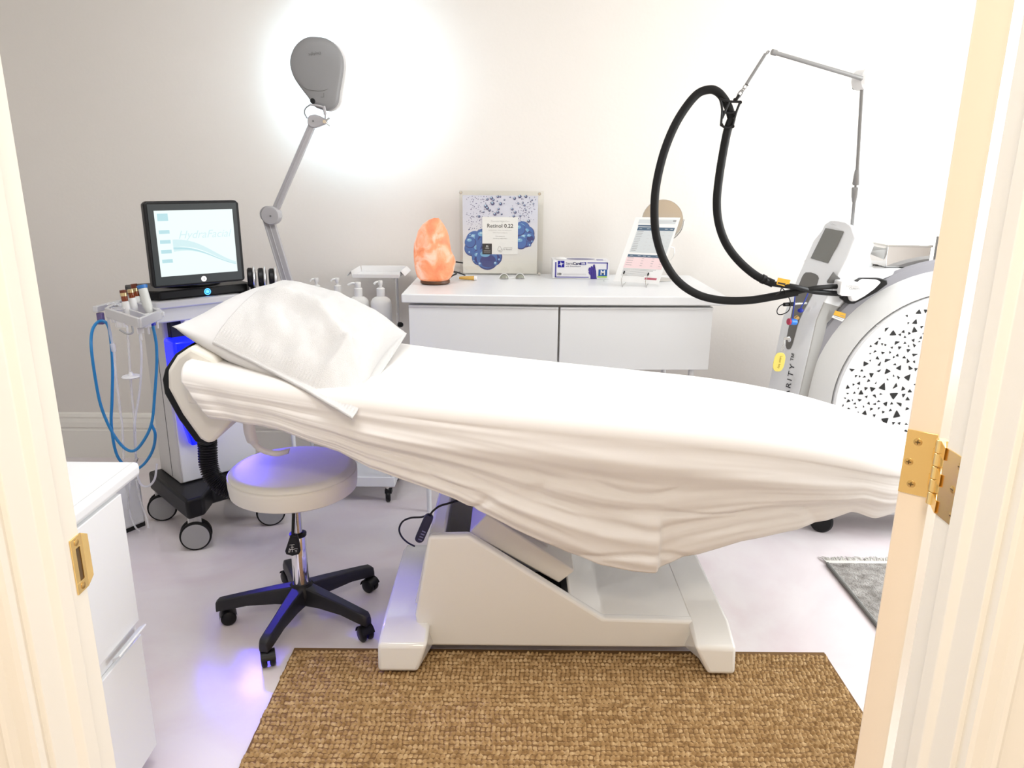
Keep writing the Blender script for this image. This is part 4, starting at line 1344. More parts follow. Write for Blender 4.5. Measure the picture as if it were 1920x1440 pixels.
bot = [('slim white pump bottle at the left end, nearly hidden by the pillow', 593, 521, 0.030, 0.0), ('slim white pump bottle with grey collar, second from the left', 632, 521, 0.032, 0.0),
       ('white pump bottle with a long nozzle, third from the left', 671, 529, 0.047, 0.1), ('large white pump bottle nearest the chrome tray post', 713, 526, 0.047, 0.0)]
for k, (lb, px, py, r, e) in enumerate(bot):
    Y = 3.33 if k >= 2 else 3.42
    tpz = at(px, py, Y=Y)
    bo = thing('pump_bottle', lb, 'pump bottle', (tpz.x, Y, ZT), 'white pump bottles on the trolley')
    hgt_ = tpz.z - ZT
    c = Vector((tpz.x, Y, ZT))
    M_BOT = mat('bottle_white', (0.74, 0.74, 0.72), 0.35, sss=0.0)
    sh_ = hgt_ - (0.072 if k != 2 else 0.064)
    big = k >= 2
    MB().lathe([(0.001, 0), (r - 0.004, 0), (r, 0.006), (r, sh_ - r * 0.75), (r * 0.95, sh_ - r * 0.45), (r * 0.80, sh_ - r * 0.20), (r * 0.6, sh_ - r * 0.06), (r * 0.42, sh_), (r * 0.38, sh_ + 0.004)], c, (0, 0, 1), 36).build('bottle', M_BOT, bo)
    cr = 0.0185 if big else 0.016
    MB().lathe([(cr, sh_), (cr, sh_ + 0.036), (cr * 0.8, sh_ + 0.039), (0.009, sh_ + 0.040), (0.009, sh_ + 0.044), (0.001, sh_ + 0.044)], c, (0, 0, 1), 28).build('collar', M_BOT, bo)
    if k == 2:
        MB().lathe([(0.013, sh_ + 0.036), (0.013, hgt_ - 0.012), (0.014, hgt_ - 0.006), (0.012, hgt_), (0.001, hgt_)], c, (0, 0, 1), 24).build('pump_head', M_BOT, bo)
        MB().tube([c + Vector((-0.006, 0, hgt_ - 0.007)), c + Vector((-0.026, -0.004, hgt_ - 0.005)), c + Vector((-0.044, -0.008, hgt_ - 0.013))], 0.0052, 10).build('nozzle', M_BOT, bo)
    else:
        MB().lathe([(0.006, sh_ + 0.04), (0.005, hgt_ - 0.026), (0.009, hgt_ - 0.018), (0.0105, hgt_ - 0.006), (0.009, hgt_), (0.001, hgt_)], c, (0, 0, 1), 24).build('pump_head', M_BOT, bo)
        MB().tube([c + Vector((-0.006, 0, hgt_ - 0.006)), c + Vector((-0.018, -0.01, hgt_ - 0.006)), c + Vector((-0.026, -0.014, hgt_ - 0.015))], 0.0045, 10).build('nozzle', M_BOT, bo)

# ================================================================== instrument tray stand
YT = 3.66
its = thing('tray_stand', 'white tray on a bent chrome post between the pump bottles and the cabinet', 'tray stand', at(742, 600, Y=YT))
pxp = at(746, 600, Y=YT)
tzc = at(703, 512, Y=YT)
ta, tb = at(662, 519, Y=YT - 0.10), at(749, 518, Y=YT - 0.10)
zt_ = ta.z - 0.004
cxm = (ta.x + tb.x) / 2; hwx = (tb.x - ta.x) / 2
tray = MB()
tray.box2((cxm - hwx, YT - 0.11, zt_), (cxm + hwx, YT + 0.11, zt_ + 0.004))
for s in (-1, 1):
    tray.prism([Vector((cxm + s * hwx, YT - 0.11, zt_)), Vector((cxm + s * (hwx + 0.006), YT - 0.11, zt_ + 0.034)), Vector((cxm + s * (hwx + 0.028), YT - 0.11, zt_ + 0.012)), Vector((cxm + s * (hwx + 0.026), YT - 0.11, zt_ + 0.008)), Vector((cxm + s * (hwx + 0.008), YT - 0.11, zt_ + 0.030))], (0, 0.22, 0))
tray.box2((cxm - hwx, YT - 0.112, zt_), (cxm + hwx, YT - 0.108, zt_ + 0.018)).box2((cxm - hwx, YT + 0.108, zt_), (cxm + hwx, YT + 0.112, zt_ + 0.034))
tray.build('tray', M_WPLA, its, bevel=0.0015)
MB().tube([(cxm - 0.06, YT, zt_ - 0.006), (cxm + 0.04, YT, zt_ - 0.006), (pxp.x - 0.03, YT, zt_ - 0.006), (pxp.x - 0.006, YT, zt_ - 0.014), (pxp.x, YT, zt_ - 0.04), (pxp.x, YT, 0.6), (pxp.x, YT, 0.3), (pxp.x, YT, 0.02)], 0.0085, 14).build('post', M_CHROME, its)
kz = at(748, 608, Y=YT).z
MB().lathe([(0.001, 0), (0.012, 0), (0.014, 0.012), (0.010, 0.02), (0.001, 0.022)], (pxp.x + 0.006, YT - 0.004, kz), (0.8, -0.6, 0), 20).build('knob', M_BLACK, its)
MB().tube([(pxp.x - 0.16, YT - 0.10, 0.012), (pxp.x, YT - 0.10, 0.012), (pxp.x, YT, 0.012), (pxp.x, YT + 0.1, 0.012), (pxp.x - 0.16, YT + 0.10, 0.012)], 0.011, 10, sub=1).build('foot', M_CHROME, its)

# ================================================================== drawer cabinet at the back wall
ZW = 1.02
wl, wr_, wb_l, wb_r = at(752, 551, Z=ZW), at(1355, 551, Z=ZW), at(772, 511, Z=ZW), at(1301, 513, Z=ZW)
yb_c = YB - 0.026
fy = wl.y
cab = thing('drawer_cabinet', 'wide white cabinet on thin legs with two flat fronts against the back wall', 'cabinet', ((wl.x + wr_.x) / 2, 3.5, 0))
xm = at(1050, 570, Y=fy).x
wt = [Vector((wl.x, yb_c, ZW - 0.038)), Vector((wl.x, fy, ZW - 0.038))]
bow = 0.022
for i in range(1, 24):
    t_ = i / 24
    wt.append(Vector((wl.x + (wr_.x - wl.x) * t_, fy - bow * math.sin(pi * t_), ZW - 0.038)))
wt += [Vector((wr_.x, fy, ZW - 0.038)), Vector((wr_.x, yb_c, ZW - 0.038))]
MB().prism(wt, (0, 0, 0.038)).build('worktop', M_WHITE, cab, bevel=0.005, seg=3)
zd = at(1310, 697, Y=fy).z
lx, rx = at(766, 575, Y=fy + 0.02).x, at(1338, 572, Y=fy + 0.02).x
carc = MB().prism([(lx + 0.004, fy + 0.05, zd), (xm, fy + 0.035, zd), (rx - 0.004, fy + 0.05, zd), (rx - 0.004, yb_c, zd), (lx + 0.004, yb_c, zd)], (0, 0, ZW - 0.040 - zd))
carc.build('carcass', mat('cabinet_carcass', (0.78, 0.78, 0.77), 0.4), cab, smooth=False)
for side in (0, 1):
    for (za, zb_) in ((zd + 0.003, ZW - 0.049),):
        if side == 0:
            a, b_ = Vector((lx, fy + 0.022, 0)), Vector((xm - 0.006, fy - 0.002, 0))
        else:
            a, b_ = Vector((xm + 0.002, fy - 0.004, 0)), Vector((rx, fy + 0.022, 0))
        o = MB().prism([a + Vector((0, 0, za)), b_ + Vector((0, 0, za)), b_ + Vector((0, 0.02, za)), a + Vector((0, 0.02, za))], (0, 0, zb_ - za))
        ov = Vector((0, -0.006, zb_ - 0.009))
        o.prism([a + ov, b_ + ov, b_ + Vector((0, 0.01, zb_ - 0.009)), a + Vector((0, 0.01, zb_ - 0.009))], (0, 0, 0.009))
        o.build('drawer_front', M_WHITE, cab, bevel=0.0025)

legx = at(805, 950, Y=fy + 0.06).x
for x in (legx, rx - (legx - lx)):
    for y in (fy + 0.06, yb_c - 0.06):
        MB().cyl((x, y, 0), (x, y, zd), 0.011, 0.013, 16).build('leg', M_WHITE, cab)

# ------------------------------------------------------------------ salt lamp
YS = 3.42
sb = at(816, 521, Y=YS); sb.z = ZW
sl = thing('salt_lamp', 'glowing orange rock salt lamp on a round dark wooden base', 'salt lamp', sb)
M_WOODB = mat('dark_walnut', (0.07, 0.028, 0.012), 0.4, bump=(80, 0.15, 0.002), var=(30, (0.14, 0.06, 0.025), 0.2))
ppm = abs((at(917, 460, Y=YS) - at(817, 460, Y=YS)).x) / 100
MB().lathe([(0.001, 0), (25 * ppm, 0), (28 * ppm, 0.006), (28 * ppm, 0.014), (27 * ppm, 0.018), (0.001, 0.018)], sb, n=40).build('wooden_base', M_WOODB, sl)
# outline half widths (left,right) per pixel row
rows = [(409, -2, 8), (412, -10, 12), (420, -22, 18), (430, -30, 24), (440, -33, 27), (452, -38, 29), (465, -39, 31), (475, -39, 37), (483, -39, 39), (492, -38, 37), (503, -36, 34), (510, -33, 30), (515, -28, 24)]
salt = MB()
nseg = 40
zz0 = ZW + 0.017
ztop = at(817, 408, Y=YS).z
vs, fs = [], []
for i, (py, l_, r_) in enumerate(rows[::-1]):
    z = zz0 + (ztop - zz0) * (515 - py) / (515 - 408)
    cxp = sb.x + (l_ + r_) / 2 * ppm
    rad = (r_ - l_) / 2 * ppm
    for j in range(nseg):
        a = 2 * pi * j / nseg
        n0 = 1 + 0.05 * noise.noise((math.cos(a) * 2.2, math.sin(a) * 2.2, z * 14)) * abs(math.sin(a)) + 0.03 * noise.noise((math.cos(a) * 6, math.sin(a) * 6, z * 40))
        vs.append(Vector((cxp + rad * math.cos(a) * n0, sb.y + rad * 0.92 * math.sin(a) * n0, z + 0.004 * noise.noise((a * 1.5, i, 0)))))
k_ = len(rows)
for i in range(k_ - 1):
    for j in range(nseg):
        j2 = (j + 1) % nseg
        fs.append((i * nseg + j, i * nseg + j2, (i + 1) * nseg + j2, (i + 1) * nseg + j))
fs.append(list(range(nseg - 1, -1, -1))); fs.append([(k_ - 1) * nseg + j for j in range(nseg)])
salt.add(vs, fs)
m = bpy.data.materials.new('lit_salt_rock'); m.use_nodes = True
nt = m.node_tree; b = nt.nodes['Principled BSDF']
tc = nt.nodes.new('ShaderNodeTexCoord')
n1 = nt.nodes.new('ShaderNodeTexNoise'); n1.inputs['Scale'].default_value = 11; n1.inputs['Detail'].default_value = 6; n1.inputs['Distortion'].default_value = 0.8
rp = nt.nodes.new('ShaderNodeValToRGB')
rp.color_ramp.elements[0].position = 0.36; rp.color_ramp.elements[0].color = (*srgb(232, 100, 48), 1)
rp.color_ramp.elements[1].position = 0.64; rp.color_ramp.elements[1].color = (*srgb(255, 226, 206), 1)
e = rp.color_ramp.elements.new(0.5); e.color = (*srgb(250, 150, 100), 1)
nt.links.new(tc.outputs['Object'], n1.inputs['Vector']); nt.links.new(n1.outputs['Fac'], rp.inputs[0])
nt.links.new(rp.outputs[0], b.inputs['Emission Color']); b.inputs['Emission Strength'].default_value = 0.40
b.inputs['Base Color'].default_value = (0.45, 0.20, 0.11, 1)
b.inputs['Roughness'].default_value = 0.55
bp = nt.nodes.new('ShaderNodeBump'); bp.inputs['Strength'].default_value = 0.6; bp.inputs['Distance'].default_value = 0.01
n2 = nt.nodes.new('ShaderNodeTexNoise'); n2.inputs['Scale'].default_value = 40; n2.inputs['Detail'].default_value = 5
nt.links.new(tc.outputs['Object'], n2.inputs['Vector']); nt.links.new(n2.outputs['Fac'], bp.inputs['Height']); nt.links.new(bp.outputs[0], b.inputs['Normal'])
salt.build('salt_rock', m, sl, angle=180)
MB().tube([sb + Vector((0.05, 0.01, 0.012)), at(848, 517, Y=YS + 0.02), at(856, 513, Y=YS + 0.08), at(850, 509, Y=YS + 0.16), at(862, 512, Y=YS + 0.2), at(872, 516, Y=YS + 0.22)], 0.0035, 8).build('cord', M_BLACK, sl)
MB().tube([at(850, 490.5, Y=YB - 0.04), at(858, 491.5, Y=YB - 0.04), at(868, 493, Y=YB - 0.06)], 0.0035, 8).build('cord', M_BLACK, sl)

# ------------------------------------------------------------------ poster in a clear acrylic holder
YP = 3.745
po = thing('poster_holder', 'bubble poster in a clear acrylic holder with corner studs leaning on the wall', 'poster', at(938, 515, Y=YP))
pTL, pTR, pBL, pBR = at(867, 366, Y=YP), at(1009, 366, Y=YP), at(866, 512, Y=YP), at(1009, 513, Y=YP)
aTL, aTR = at(861, 357, Y=YP), at(1013, 357, Y=YP)
zb_, ztp = ZW + 0.0015, aTL.z
xl_, xr2 = aTL.x, at(1018, 440, Y=YP).x
MB().box2((xl_, YP + 0.004, zb_), (xr2, YP + 0.007, ztp)).build('acrylic_back', M_ACRYL, po, smooth=False)
MB().box2((xl_, YP - 0.005, zb_), (xr2, YP - 0.002, ztp)).build('acrylic_front', M_ACRYL, po, smooth=False)
PX0, PX1 = pTL.x, pTR.x
PZ0, PZ1 = pBL.z, pTL.z
pw_, ph_ = PX1 - PX0, PZ1 - PZ0
pfm = Fr(Vector((PX0, YP + 0.0025, PZ0)), (1, 0, 0), (0, 0, 1), (0, -1, 0))
P_ = lambda u, v, w=0.0: pfm(u * pw_, v * ph_, w)
m = bpy.data.materials.new('poster_ground'); m.use_nodes = True
nt = m.node_tree; b = nt.nodes['Principled BSDF']
tc = nt.nodes.new('ShaderNodeTexCoord'); sx_ = nt.nodes.new('ShaderNodeSeparateXYZ'); rp = nt.nodes.new('ShaderNodeValToRGB')
rp.color_ramp.elements[0].position = 0.1; rp.color_ramp.elements[0].color = (0.79, 0.77, 0.71, 1)
rp.color_ramp.elements[1].position = 0.75; rp.color_ramp.elements[1].color = (0.66, 0.67, 0.78, 1)
nt.links.new(tc.outputs['Generated'], sx_.inputs[0]); nt.links.new(sx_.outputs[2], rp.inputs[0]); nt.links.new(rp.outputs[0], b.inputs['Base Color'])
b.inputs['Roughness'].default_value = 0.5
pp = MB(pfm.M).box2((0, 0, -0.0008), (pw_, ph_, 0)).build('poster', m, po, smooth=False)
M_B0 = mat('bubble_dark', srgb(52, 62, 128), 0.4)
M_B1 = mat('bubble_mid', srgb(66, 108, 176), 0.4)
M_B2 = mat('bubble_light', srgb(120, 176, 214), 0.4)
M_B3 = mat('bubble_grey', srgb(84, 84, 128), 0.4)
M_B4 = mat('bubble_pale', srgb(178, 212, 232), 0.4)


def disc(mb, u, v, r, w_, mi, sq=1.0):
    n = 28 if r > 0.03 else 9
    mb.poly([P_(u + r * math.cos(2 * pi * k / n), v + r * sq * (pw_ / ph_) * math.sin(2 * pi * k / n), w_) for k in range(n)], mi)


bb_ = MB()
# two clusters of big bubbles, built like stacked lens shapes
lay = 0.0001
rnd = random.Random(11)
cl1 = [(0.17, 0.42, 0.13), (0.28, 0.46, 0.12), (0.12, 0.32, 0.10), (0.24, 0.28, 0.14), (0.34, 0.34, 0.16), (0.40, 0.22, 0.13), (0.22, 0.20, 0.10), (0.33, 0.19, 0.15), (0.10, 0.40, 0.075), (0.38, 0.40, 0.14)]
cl2 = [(0.80, 0.58, 0.10), (0.86, 0.52, 0.10), (0.77, 0.48, 0.11), (0.84, 0.44, 0.10), (0.78, 0.40, 0.085), (0.90, 0.47, 0.065), (0.76, 0.57, 0.08)]
for (u, v, r) in cl1 + cl2:
    disc(bb_, u, v, r, lay, 0); lay += 0.00002
    disc(bb_, u - r * 0.05, v + r * 0.08, r * 0.93, lay, 1); lay += 0.00002
    disc(bb_, u + r * 0.05, v - r * 0.20, r * 0.72, lay, 0 if rnd.random() < 0.6 else 1, 0.8); lay += 0.00002
    disc(bb_, u - r * 0.2, v + r * 0.42, r * 0.45, lay, 2, 0.6); lay += 0.00002
    disc(bb_, u - r * 0.28, v + r * 0.52, r * 0.18, lay, 4, 0.6); lay += 0.00002
for (u, v, r) in [(0.09, 0.27, 0.022), (0.23, 0.12, 0.028), (0.44, 0.13, 0.028), (0.49, 0.18, 0.020), (0.90, 0.37, 0.018), (0.15, 0.16, 0.015), (0.10, 0.50, 0.018), (0.93, 0.42, 0.016)]:
    disc(bb_, u, v, r, lay, 1); lay += 0.00002
    disc(bb_, u - r * 0.2, v + r * 0.3, r * 0.5, lay, 4); lay += 0.00002
for k in range(250):
    left = rnd.random() < 0.55
    u = rnd.triangular(0.03, 0.42, 0.12) if left else rnd.triangular(0.62, 0.985, 0.85)
    v = rnd.uniform(0.55 if left else 0.66, 0.99)
    r = rnd.uniform(0.003, 0.007)
    disc(bb_, u, v, r, 0.0001, 3)
for (u, v, r) in [(0.33, 0.95, .018), (0.385, 0.965, .022), (0.41, 0.945, .016), (0.40, 0.90, .026), (0.31, 0.865, .024), (0.33, 0.84, .022), (0.36, 0.815, .016), (0.47, 0.985, .018), (0.50, 0.985, .013), (0.505, 0.895, .022),
                  (0.555, 0.945, .012), (0.46, 0.93, .010), (0.43, 0.765, .022), (0.47, 0.79, .020), (0.48, 0.83, .016), (0.52, 0.765, .013), (0.22, 0.735, .018), (0.28, 0.79, .012), (0.40, 0.80, .009), (0.66, 0.83, .018),
                  (0.70, 0.79, .020), (0.69, 0.965, .020), (0.76, 0.99, .022), (0.84, 0.99, .020), (0.74, 0.90, .014), (0.82, 0.88, .016), (0.80, 0.91, .012), (0.92, 0.945, .013), (0.68, 0.74, .016), (0.77, 0.745, .014), (0.88, 0.68, .022),
                  (0.63, 0.98, .010), (0.84, 0.82, .012), (0.94, 0.90, .012), (0.55, 0.90, .008)]:
    disc(bb_, u, v, r, lay, 3); lay += 0.00001
    disc(bb_, u - r * 0.25, v + r * 0.35, r * 0.45, lay, 4); lay += 0.00001
bb_.build('printed_bubbles', [M_B0, M_B1, M_B2, M_B3, M_B4], pp, smooth=False)
# white card with the lettering
cu0, cu1 = 0.262, 0.738
cv0, cv1 = (1031 - 812) / (1031 - 155), (1031 - 390) / (1031 - 155)
W2 = 0.0026
MB().box2(P_(cu0, cv0, W2), P_(cu1, cv1, W2 - 0.0012)).build('white_card', M_PAPER, pp, smooth=False)
cmx = (cu0 + cu1) / 2
X3, Z3 = (1, 0, 0), (0, 0, 1)
tx_ = lambda body, u, v, size, mm, al='CENTER', bold=0.0: text('printed_text', body, size, P_(u, v, W2), X3, Z3, mm, pp, al, off=0.0004, bold=bold)
vv = lambda cy: (1031 - cy) / (1031 - 155)
tx_('Retinol 0.22', cmx, vv(492), 0.0265, M_INK, bold=0.0002)
tx_('Overtime Night Care', cmx, vv(440), 0.0105, M_LINK)
tx_('RETINOXYN   NEW TECHNOLOGY', cmx, vv(541), 0.0072, M_LINK)
tx_('New mature balance', cmx, vv(567), 0.0085, M_LINK)
tx_('Global ageing care', cmx, vv(607), 0.0062, M_GINK)
tx_('Resurfacing, antiperoxidant', cmx, vv(632), 0.0062, M_GINK)
MB().box2(P_(cu0, cv0, W2 + 0.0006), P_(cu0 + 0.128, vv(691), W2 - 0.0002)).build('dark_square', mat('navy_print', srgb(34, 38, 48), 0.5), pp, smooth=False)
text('printed_text', '55', 0.0125, P_(cu0 + 0.064, vv(722), W2 + 0.0006), X3, Z3, Mlab, pp, off=0.0004, bold=0.0003)
text('printed_text', 'YEARS', 0.0072, P_(cu0 + 0.064, vv(745), W2 + 0.0006), X3, Z3, Mlab, pp, off=0.0004)
for q_ in range(3):
    MB().box2(P_(cu0 + 0.02, vv(768 + q_ * 11), W2 + 0.001), P_(cu0 + 0.108, vv(771 + q_ * 11), W2 + 0.0006)).build('printed_line', mat('grey_print', (0.35, 0.35, 0.36), 0.6), pp, smooth=False)
lg = MB()
fl0 = [P_(0.485, vv(722), W2 + 0.0005), P_(0.478, vv(740), W2 + 0.0005), P_(0.462, vv(764), W2 + 0.0005), P_(0.503, vv(768), W2 + 0.0005), P_(0.522, vv(758), W2 + 0.0005), P_(0.512, vv(738), W2 + 0.0005), P_(0.503, vv(722), W2 + 0.0005)]
lg.tube_rr(fl0, [0.0006] * len(fl0), 5, closed=True)
lg.tube([P_(0.522, vv(745), W2 + 0.0005), P_(0.531, vv(765), W2 + 0.0005), P_(0.515, vv(778), W2 + 0.0005), P_(0.486, vv(776), W2 + 0.0005), P_(0.486, vv(784), W2 + 0.0005), P_(0.525, vv(788), W2 + 0.0005)], 0.0006, 5)
lg.build('printed_logo', M_GINK, pp)
text('printed_text', 'LABORATOIRES', 0.0062, P_(0.545, vv(738), W2), X3, Z3, M_GINK, pp, 'LEFT', off=0.0004)
text('printed_text', 'Dr Renaud', 0.0092, P_(0.545, vv(757), W2), X3, Z3, M_GINK, pp, 'LEFT', off=0.0004, bold=0.0002)
for px, py in ((864, 361), (1011.5, 363.5), (863, 511), (1011, 513)):
    c = at(px, py, Y=YP - 0.004)
    MB().lathe([(0.0078, 0), (0.0078, 0.010), (0.0065, 0.012), (0.001, 0.0122)], c, (0, -1, 0), 24).build('stud', M_STEEL, po)

# ------------------------------------------------------------------ small things on the worktop
c0 = at(861, 521, Z=ZW + 0.011); c1 = at(889, 521.5, Z=ZW + 0.011)
yt = thing('yellow_tube', 'small flat yellow tube with a white cap in front of the poster', 'tube', c0)
tb_ = MB()
dv = (c1 - c0); n_ = 20
vs, fs = [], []
for i in range(9):
    t_ = i / 8
    ry = 0.011 * (1.0 - 0.15 * (1 - t_)); rz_ = 0.0055 + 0.005 * t_ ** 0.6
    for j in range(n_):
        a = 2 * pi * j / n_
        vs.append(c0 + dv * t_ + Vector((0, ry * math.cos(a), rz_ * math.sin(a))))
for i in range(8):
    for j in range(n_):
        j2 = (j + 1) % n_
        fs.append((i * n_ + j, (i + 1) * n_ + j, (i + 1) * n_ + j2, i * n_ + j2))
fs.append(list(range(n_))); fs.append([8 * n_ + j for j in range(n_ - 1, -1, -1)])
tb_.add(vs, fs).build('tube_body', mat('mustard_tube', srgb(206, 168, 84), 0.4), yt)
MB().cyl(c1, c1 + dv.normalized() * 0.013, 0.0112, 0.0108, 22).build('cap', M_WPLA, yt, bevel=0.001)

gA, gB = at(946, 523, Z=ZW), at(974, 522.5, Z=ZW)
gg = thing('eye_shields', 'pair of silver eye shields joined by a bridge lying on the worktop', 'goggles', (gA + gB) / 2)
for c in (gA, gB):
    s = -1 if c is gA else 1
    cc = c + Vector((s * 0.002, 0, 0.0))
    MB().grid(lambda u, v, cc=cc: cc + Vector((0.021 * math.cos(pi * (1 - u)) , (v - 0.5) * 0.034 * math.sin(pi * u) , 0.001 + 0.022 * math.sin(pi * u) * (1 - 0.75 * (2 * v - 1) ** 2) )), 22, 12).build('eye_cup', mat('eye_cup_steel', (0.30, 0.31, 0.26), 0.3, metal=0.6), gg, solid=0.0014, angle=180)
    MB().tube([cc + Vector((0.022 * math.cos(pi * (1 - u / 12)), -0.004, 0.001 + 0.025 * math.sin(pi * u / 12))) for u in range(13)], 0.0018, 8, sub=2).build('rim', M_WPLA, gg)
MB().tube([gA + Vector((0.018, 0, 0.006)), (gA + gB) / 2 + Vector((0, 0, 0.004)), gB + Vector((-0.018, 0, 0.006))], 0.0012, 8).build('bridge', M_WPLA, gg)

# glove box
gl, gr = at(1036, 523, Z=ZW), at(1141, 523, Z=ZW)
gy = (gl.y + gr.y) / 2
gw = gr.x - gl.x
gh = at(1042, 488, Y=gy).z - ZW
gb = thing('glove_box', 'white and purple cardboard glove box lying on the worktop', 'glove box', (gl.x + gw / 2, gy + 0.06, ZW))
M_CARD = mat('white_card_box', (0.82, 0.82, 0.83), 0.45)
M_PURP = mat('purple_print', srgb(88, 84, 164), 0.5)
M_BLUEP = mat('royal_blue_print', srgb(24, 22, 150), 0.5)
GX = gl.x
MB().box2((GX, gy, ZW + 0.001), (GX + gw, gy + 0.125, ZW + gh)).build('box', M_CARD, gb, bevel=0.001)
gf = Fr(Vector((GX, gy, ZW)), (1, 0, 0), (0, 0, 1), (0, -1, 0))
G = lambda px, py, w_=0.0006: gf((px - 210) / (848 - 210) * gw, (1100 - py) / (1100 - 890) * gh, w_)
pr = MB()
for a, c in (((236, 910), (252, 1085)), ((236, 1075), (620, 1085)), ((818, 910), (832, 990)), ((600, 910), (832, 922))):
    pr.box2(G(a[0], a[1], 0.0006), G(c[0], c[1], 0.0001))
pr.build('printed_border', M_PURP, gb, smooth=False)
MB().box2(G(266, 896, 0.0008), G(341, 970, 0.0002)).build('printed_logo_square', M_BLUEP, gb, smooth=False)
st = MB()
ctr = (303, 932)
for a in range(4):
    an = a * pi / 2 + 0.15
    tip = (ctr[0] + 33 * math.cos(an), ctr[1] - 33 * math.sin(an)); s1 = (ctr[0] + 8 * math.cos(an + 0.8), ctr[1] - 8 * math.sin(an + 0.8)); s2 = (ctr[0] + 8 * math.cos(an - 0.8), ctr[1] - 8 * math.sin(an - 0.8))
    st.poly([G(*s2, 0.0012), G(*tip, 0.0012), G(*s1, 0.0012), G(ctr[0], ctr[1], 0.0012)])
st.build('printed_star', M_PAPER, gb, smooth=False)
u1 = gw / (848 - 210)
text('printed_text', 'Sensi', 44 * u1, G(356, 926), X3, Z3, mat('grey_blue_ink', srgb(84, 86, 120), 0.6), gb, 'LEFT', off=0.0004)
text('printed_text', 'Care', 44 * u1, G(438, 926), X3, Z3, mat('navy_ink', srgb(40, 38, 92), 0.6), gb, 'LEFT', off=0.0004, bold=0.0006)
MB().box2(G(522, 908, 0.0008), G(585, 942, 0.0002)).build('printed_patch', M_BLUEP, gb, smooth=False)
text('printed_text', 'Silk', 34 * u1, G(553, 925, 0.0009), X3, Z3, M_PAPER, gb, off=0.0004, bold=0.0004)
text('printed_text', 'with SmartGuard', 24 * u1, G(356, 957), X3, Z3, MATS['navy_ink'], gb, 'LEFT', off=0.0004)
text('printed_text', '250', 32 * u1, G(262, 1046), X3, Z3, M_INK, gb, 'LEFT', off=0.0004, bold=0.0004)
pr = MB().box2(G(326, 1042, 0.0006), G(590, 1045, 0.0001)).box2(G(326, 1051, 0.0006), G(590, 1054, 0.0001))
pr.build('printed_line', M_LINK, gb, smooth=False)
MB().box2(G(728, 990, 0.0010), G(826, 1066, 0.0002)).build('size_patch', mat('size_blue', srgb(28, 84, 158), 0.5), gb, smooth=False)
MB().box2(G(718, 1066, 0.0010), G(826, 1084, 0.0002)).build('size_strip', mat('size_green', srgb(170, 206, 110), 0.5), gb, smooth=False)
text('printed_text', 'M', 72 * u1, G(777, 1028, 0.0011), X3, Z3, M_PAPER, gb, off=0.0004, bold=0.001)
hand = [(640, 1098), (712, 1098), (706, 1060), (702, 1010), (694, 985), (688, 962), (678, 962), (676, 980), (684, 940), (676, 930), (665, 940), (660, 965), (652, 952), (642, 953), (636, 970), (622, 966), (614, 982), (612, 1000), (622, 1015), (614, 1022), (624, 1045), (640, 1060)]
MB().poly([G(x, y, 0.0009) for x, y in hand]).build('printed_glove', mat('glove_purple', srgb(72, 58, 150), 0.45), gb, smooth=False)
hs = MB()
for pts_ in ([(648, 990), (652, 1040), (648, 1090)], [(668, 975), (672, 1030), (668, 1090)], [(688, 1000), (690, 1040), (686, 1090)]):
    hs.tube_rr([G(x, y, 0.0011) for x, y in pts_], [0.0006] * 3, 4)
hs.build('printed_fold', mat('glove_shadow', srgb(46, 36, 110), 0.5), gb)
tpm = MB()
ztp_ = ZW + gh + 0.0004
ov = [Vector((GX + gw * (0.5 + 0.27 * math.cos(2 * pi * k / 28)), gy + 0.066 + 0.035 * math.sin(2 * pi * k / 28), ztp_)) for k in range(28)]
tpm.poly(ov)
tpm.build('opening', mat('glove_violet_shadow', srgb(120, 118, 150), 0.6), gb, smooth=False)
tpm = MB().box2((GX + 0.015, gy + 0.012, ztp_), (GX + gw - 0.015, gy + 0.014, ztp_ + 0.0003)).box2((GX + gw * 0.78, gy + 0.02, ztp_), (GX + gw * 0.9, gy + 0.045, ztp_ + 0.0003))
tpm.build('printed_border', M_PURP, gb, smooth=False)
MB().ell((GX + gw * 0.15, gy + 0.06, ZW + gh + 0.002), (0.03, 0.035, 0.008), 16, 8).build('glove_tip', M_PAPER, gb)
MB().box(at(1132, 526.5, Z=ZW + 0.0012), (0.006, 0.004, 0.002), rz=0.5).build('crumb', M_GREY, None).__setitem__('label', 'tiny grey crumb on the worktop right of the glove box')
bpy.data.objects['crumb']['category'] = 'crumb'

# price list on a wire easel
YE0, YE1 = 3.36, 3.47
qTL, qBR, qBL = at(1192, 407, Y=YE1), at(1235, 533, Y=YE0), at(1150, 527, Y=YE0 + 0.02)
_n = (qBR - qBL).cross(qTL - qBL)
_d = CAM3 @ Vector(((1276 - 960) / F_PX, -(408 - 720) / F_PX, -1.0))
qTR = Vector((0, 0, H)) + _d * ((qBL - Vector((0, 0, H))).dot(_n) / _d.dot(_n))
ea = thing('wire_easel', 'silver wire easel with black tips holding the price list', 'easel', (qBL + qBR) / 2)
pl_ = thing('price_list', 'white laminated price list with blue and pink tables tilted on the easel', 'price list', (qBL + qBR) / 2)
qn = (qBR - qBL).cross(qTL - qBL).normalized()
if qn.y > 0:
    qn = -qn
Q = lambda s, t, w_=0.0: qBL * (1 - s) * (1 - t) + qBR * s * (1 - t) + qTR * s * t + qTL * (1 - s) * t + qn * w_
o = MB()
o.add([Q(0, 0), Q(1, 0), Q(1, 1), Q(0, 1), Q(0, 0, -0.003), Q(1, 0, -0.003), Q(1, 1, -0.003), Q(0, 1, -0.003)], [(0, 1, 2, 3), (7, 6, 5, 4), (0, 4, 5, 1), (1, 5, 6, 2), (2, 6, 7, 3), (3, 7, 4, 0)])
sheet_o = o.build('laminated_sheet', M_PAPER, pl_, smooth=False)
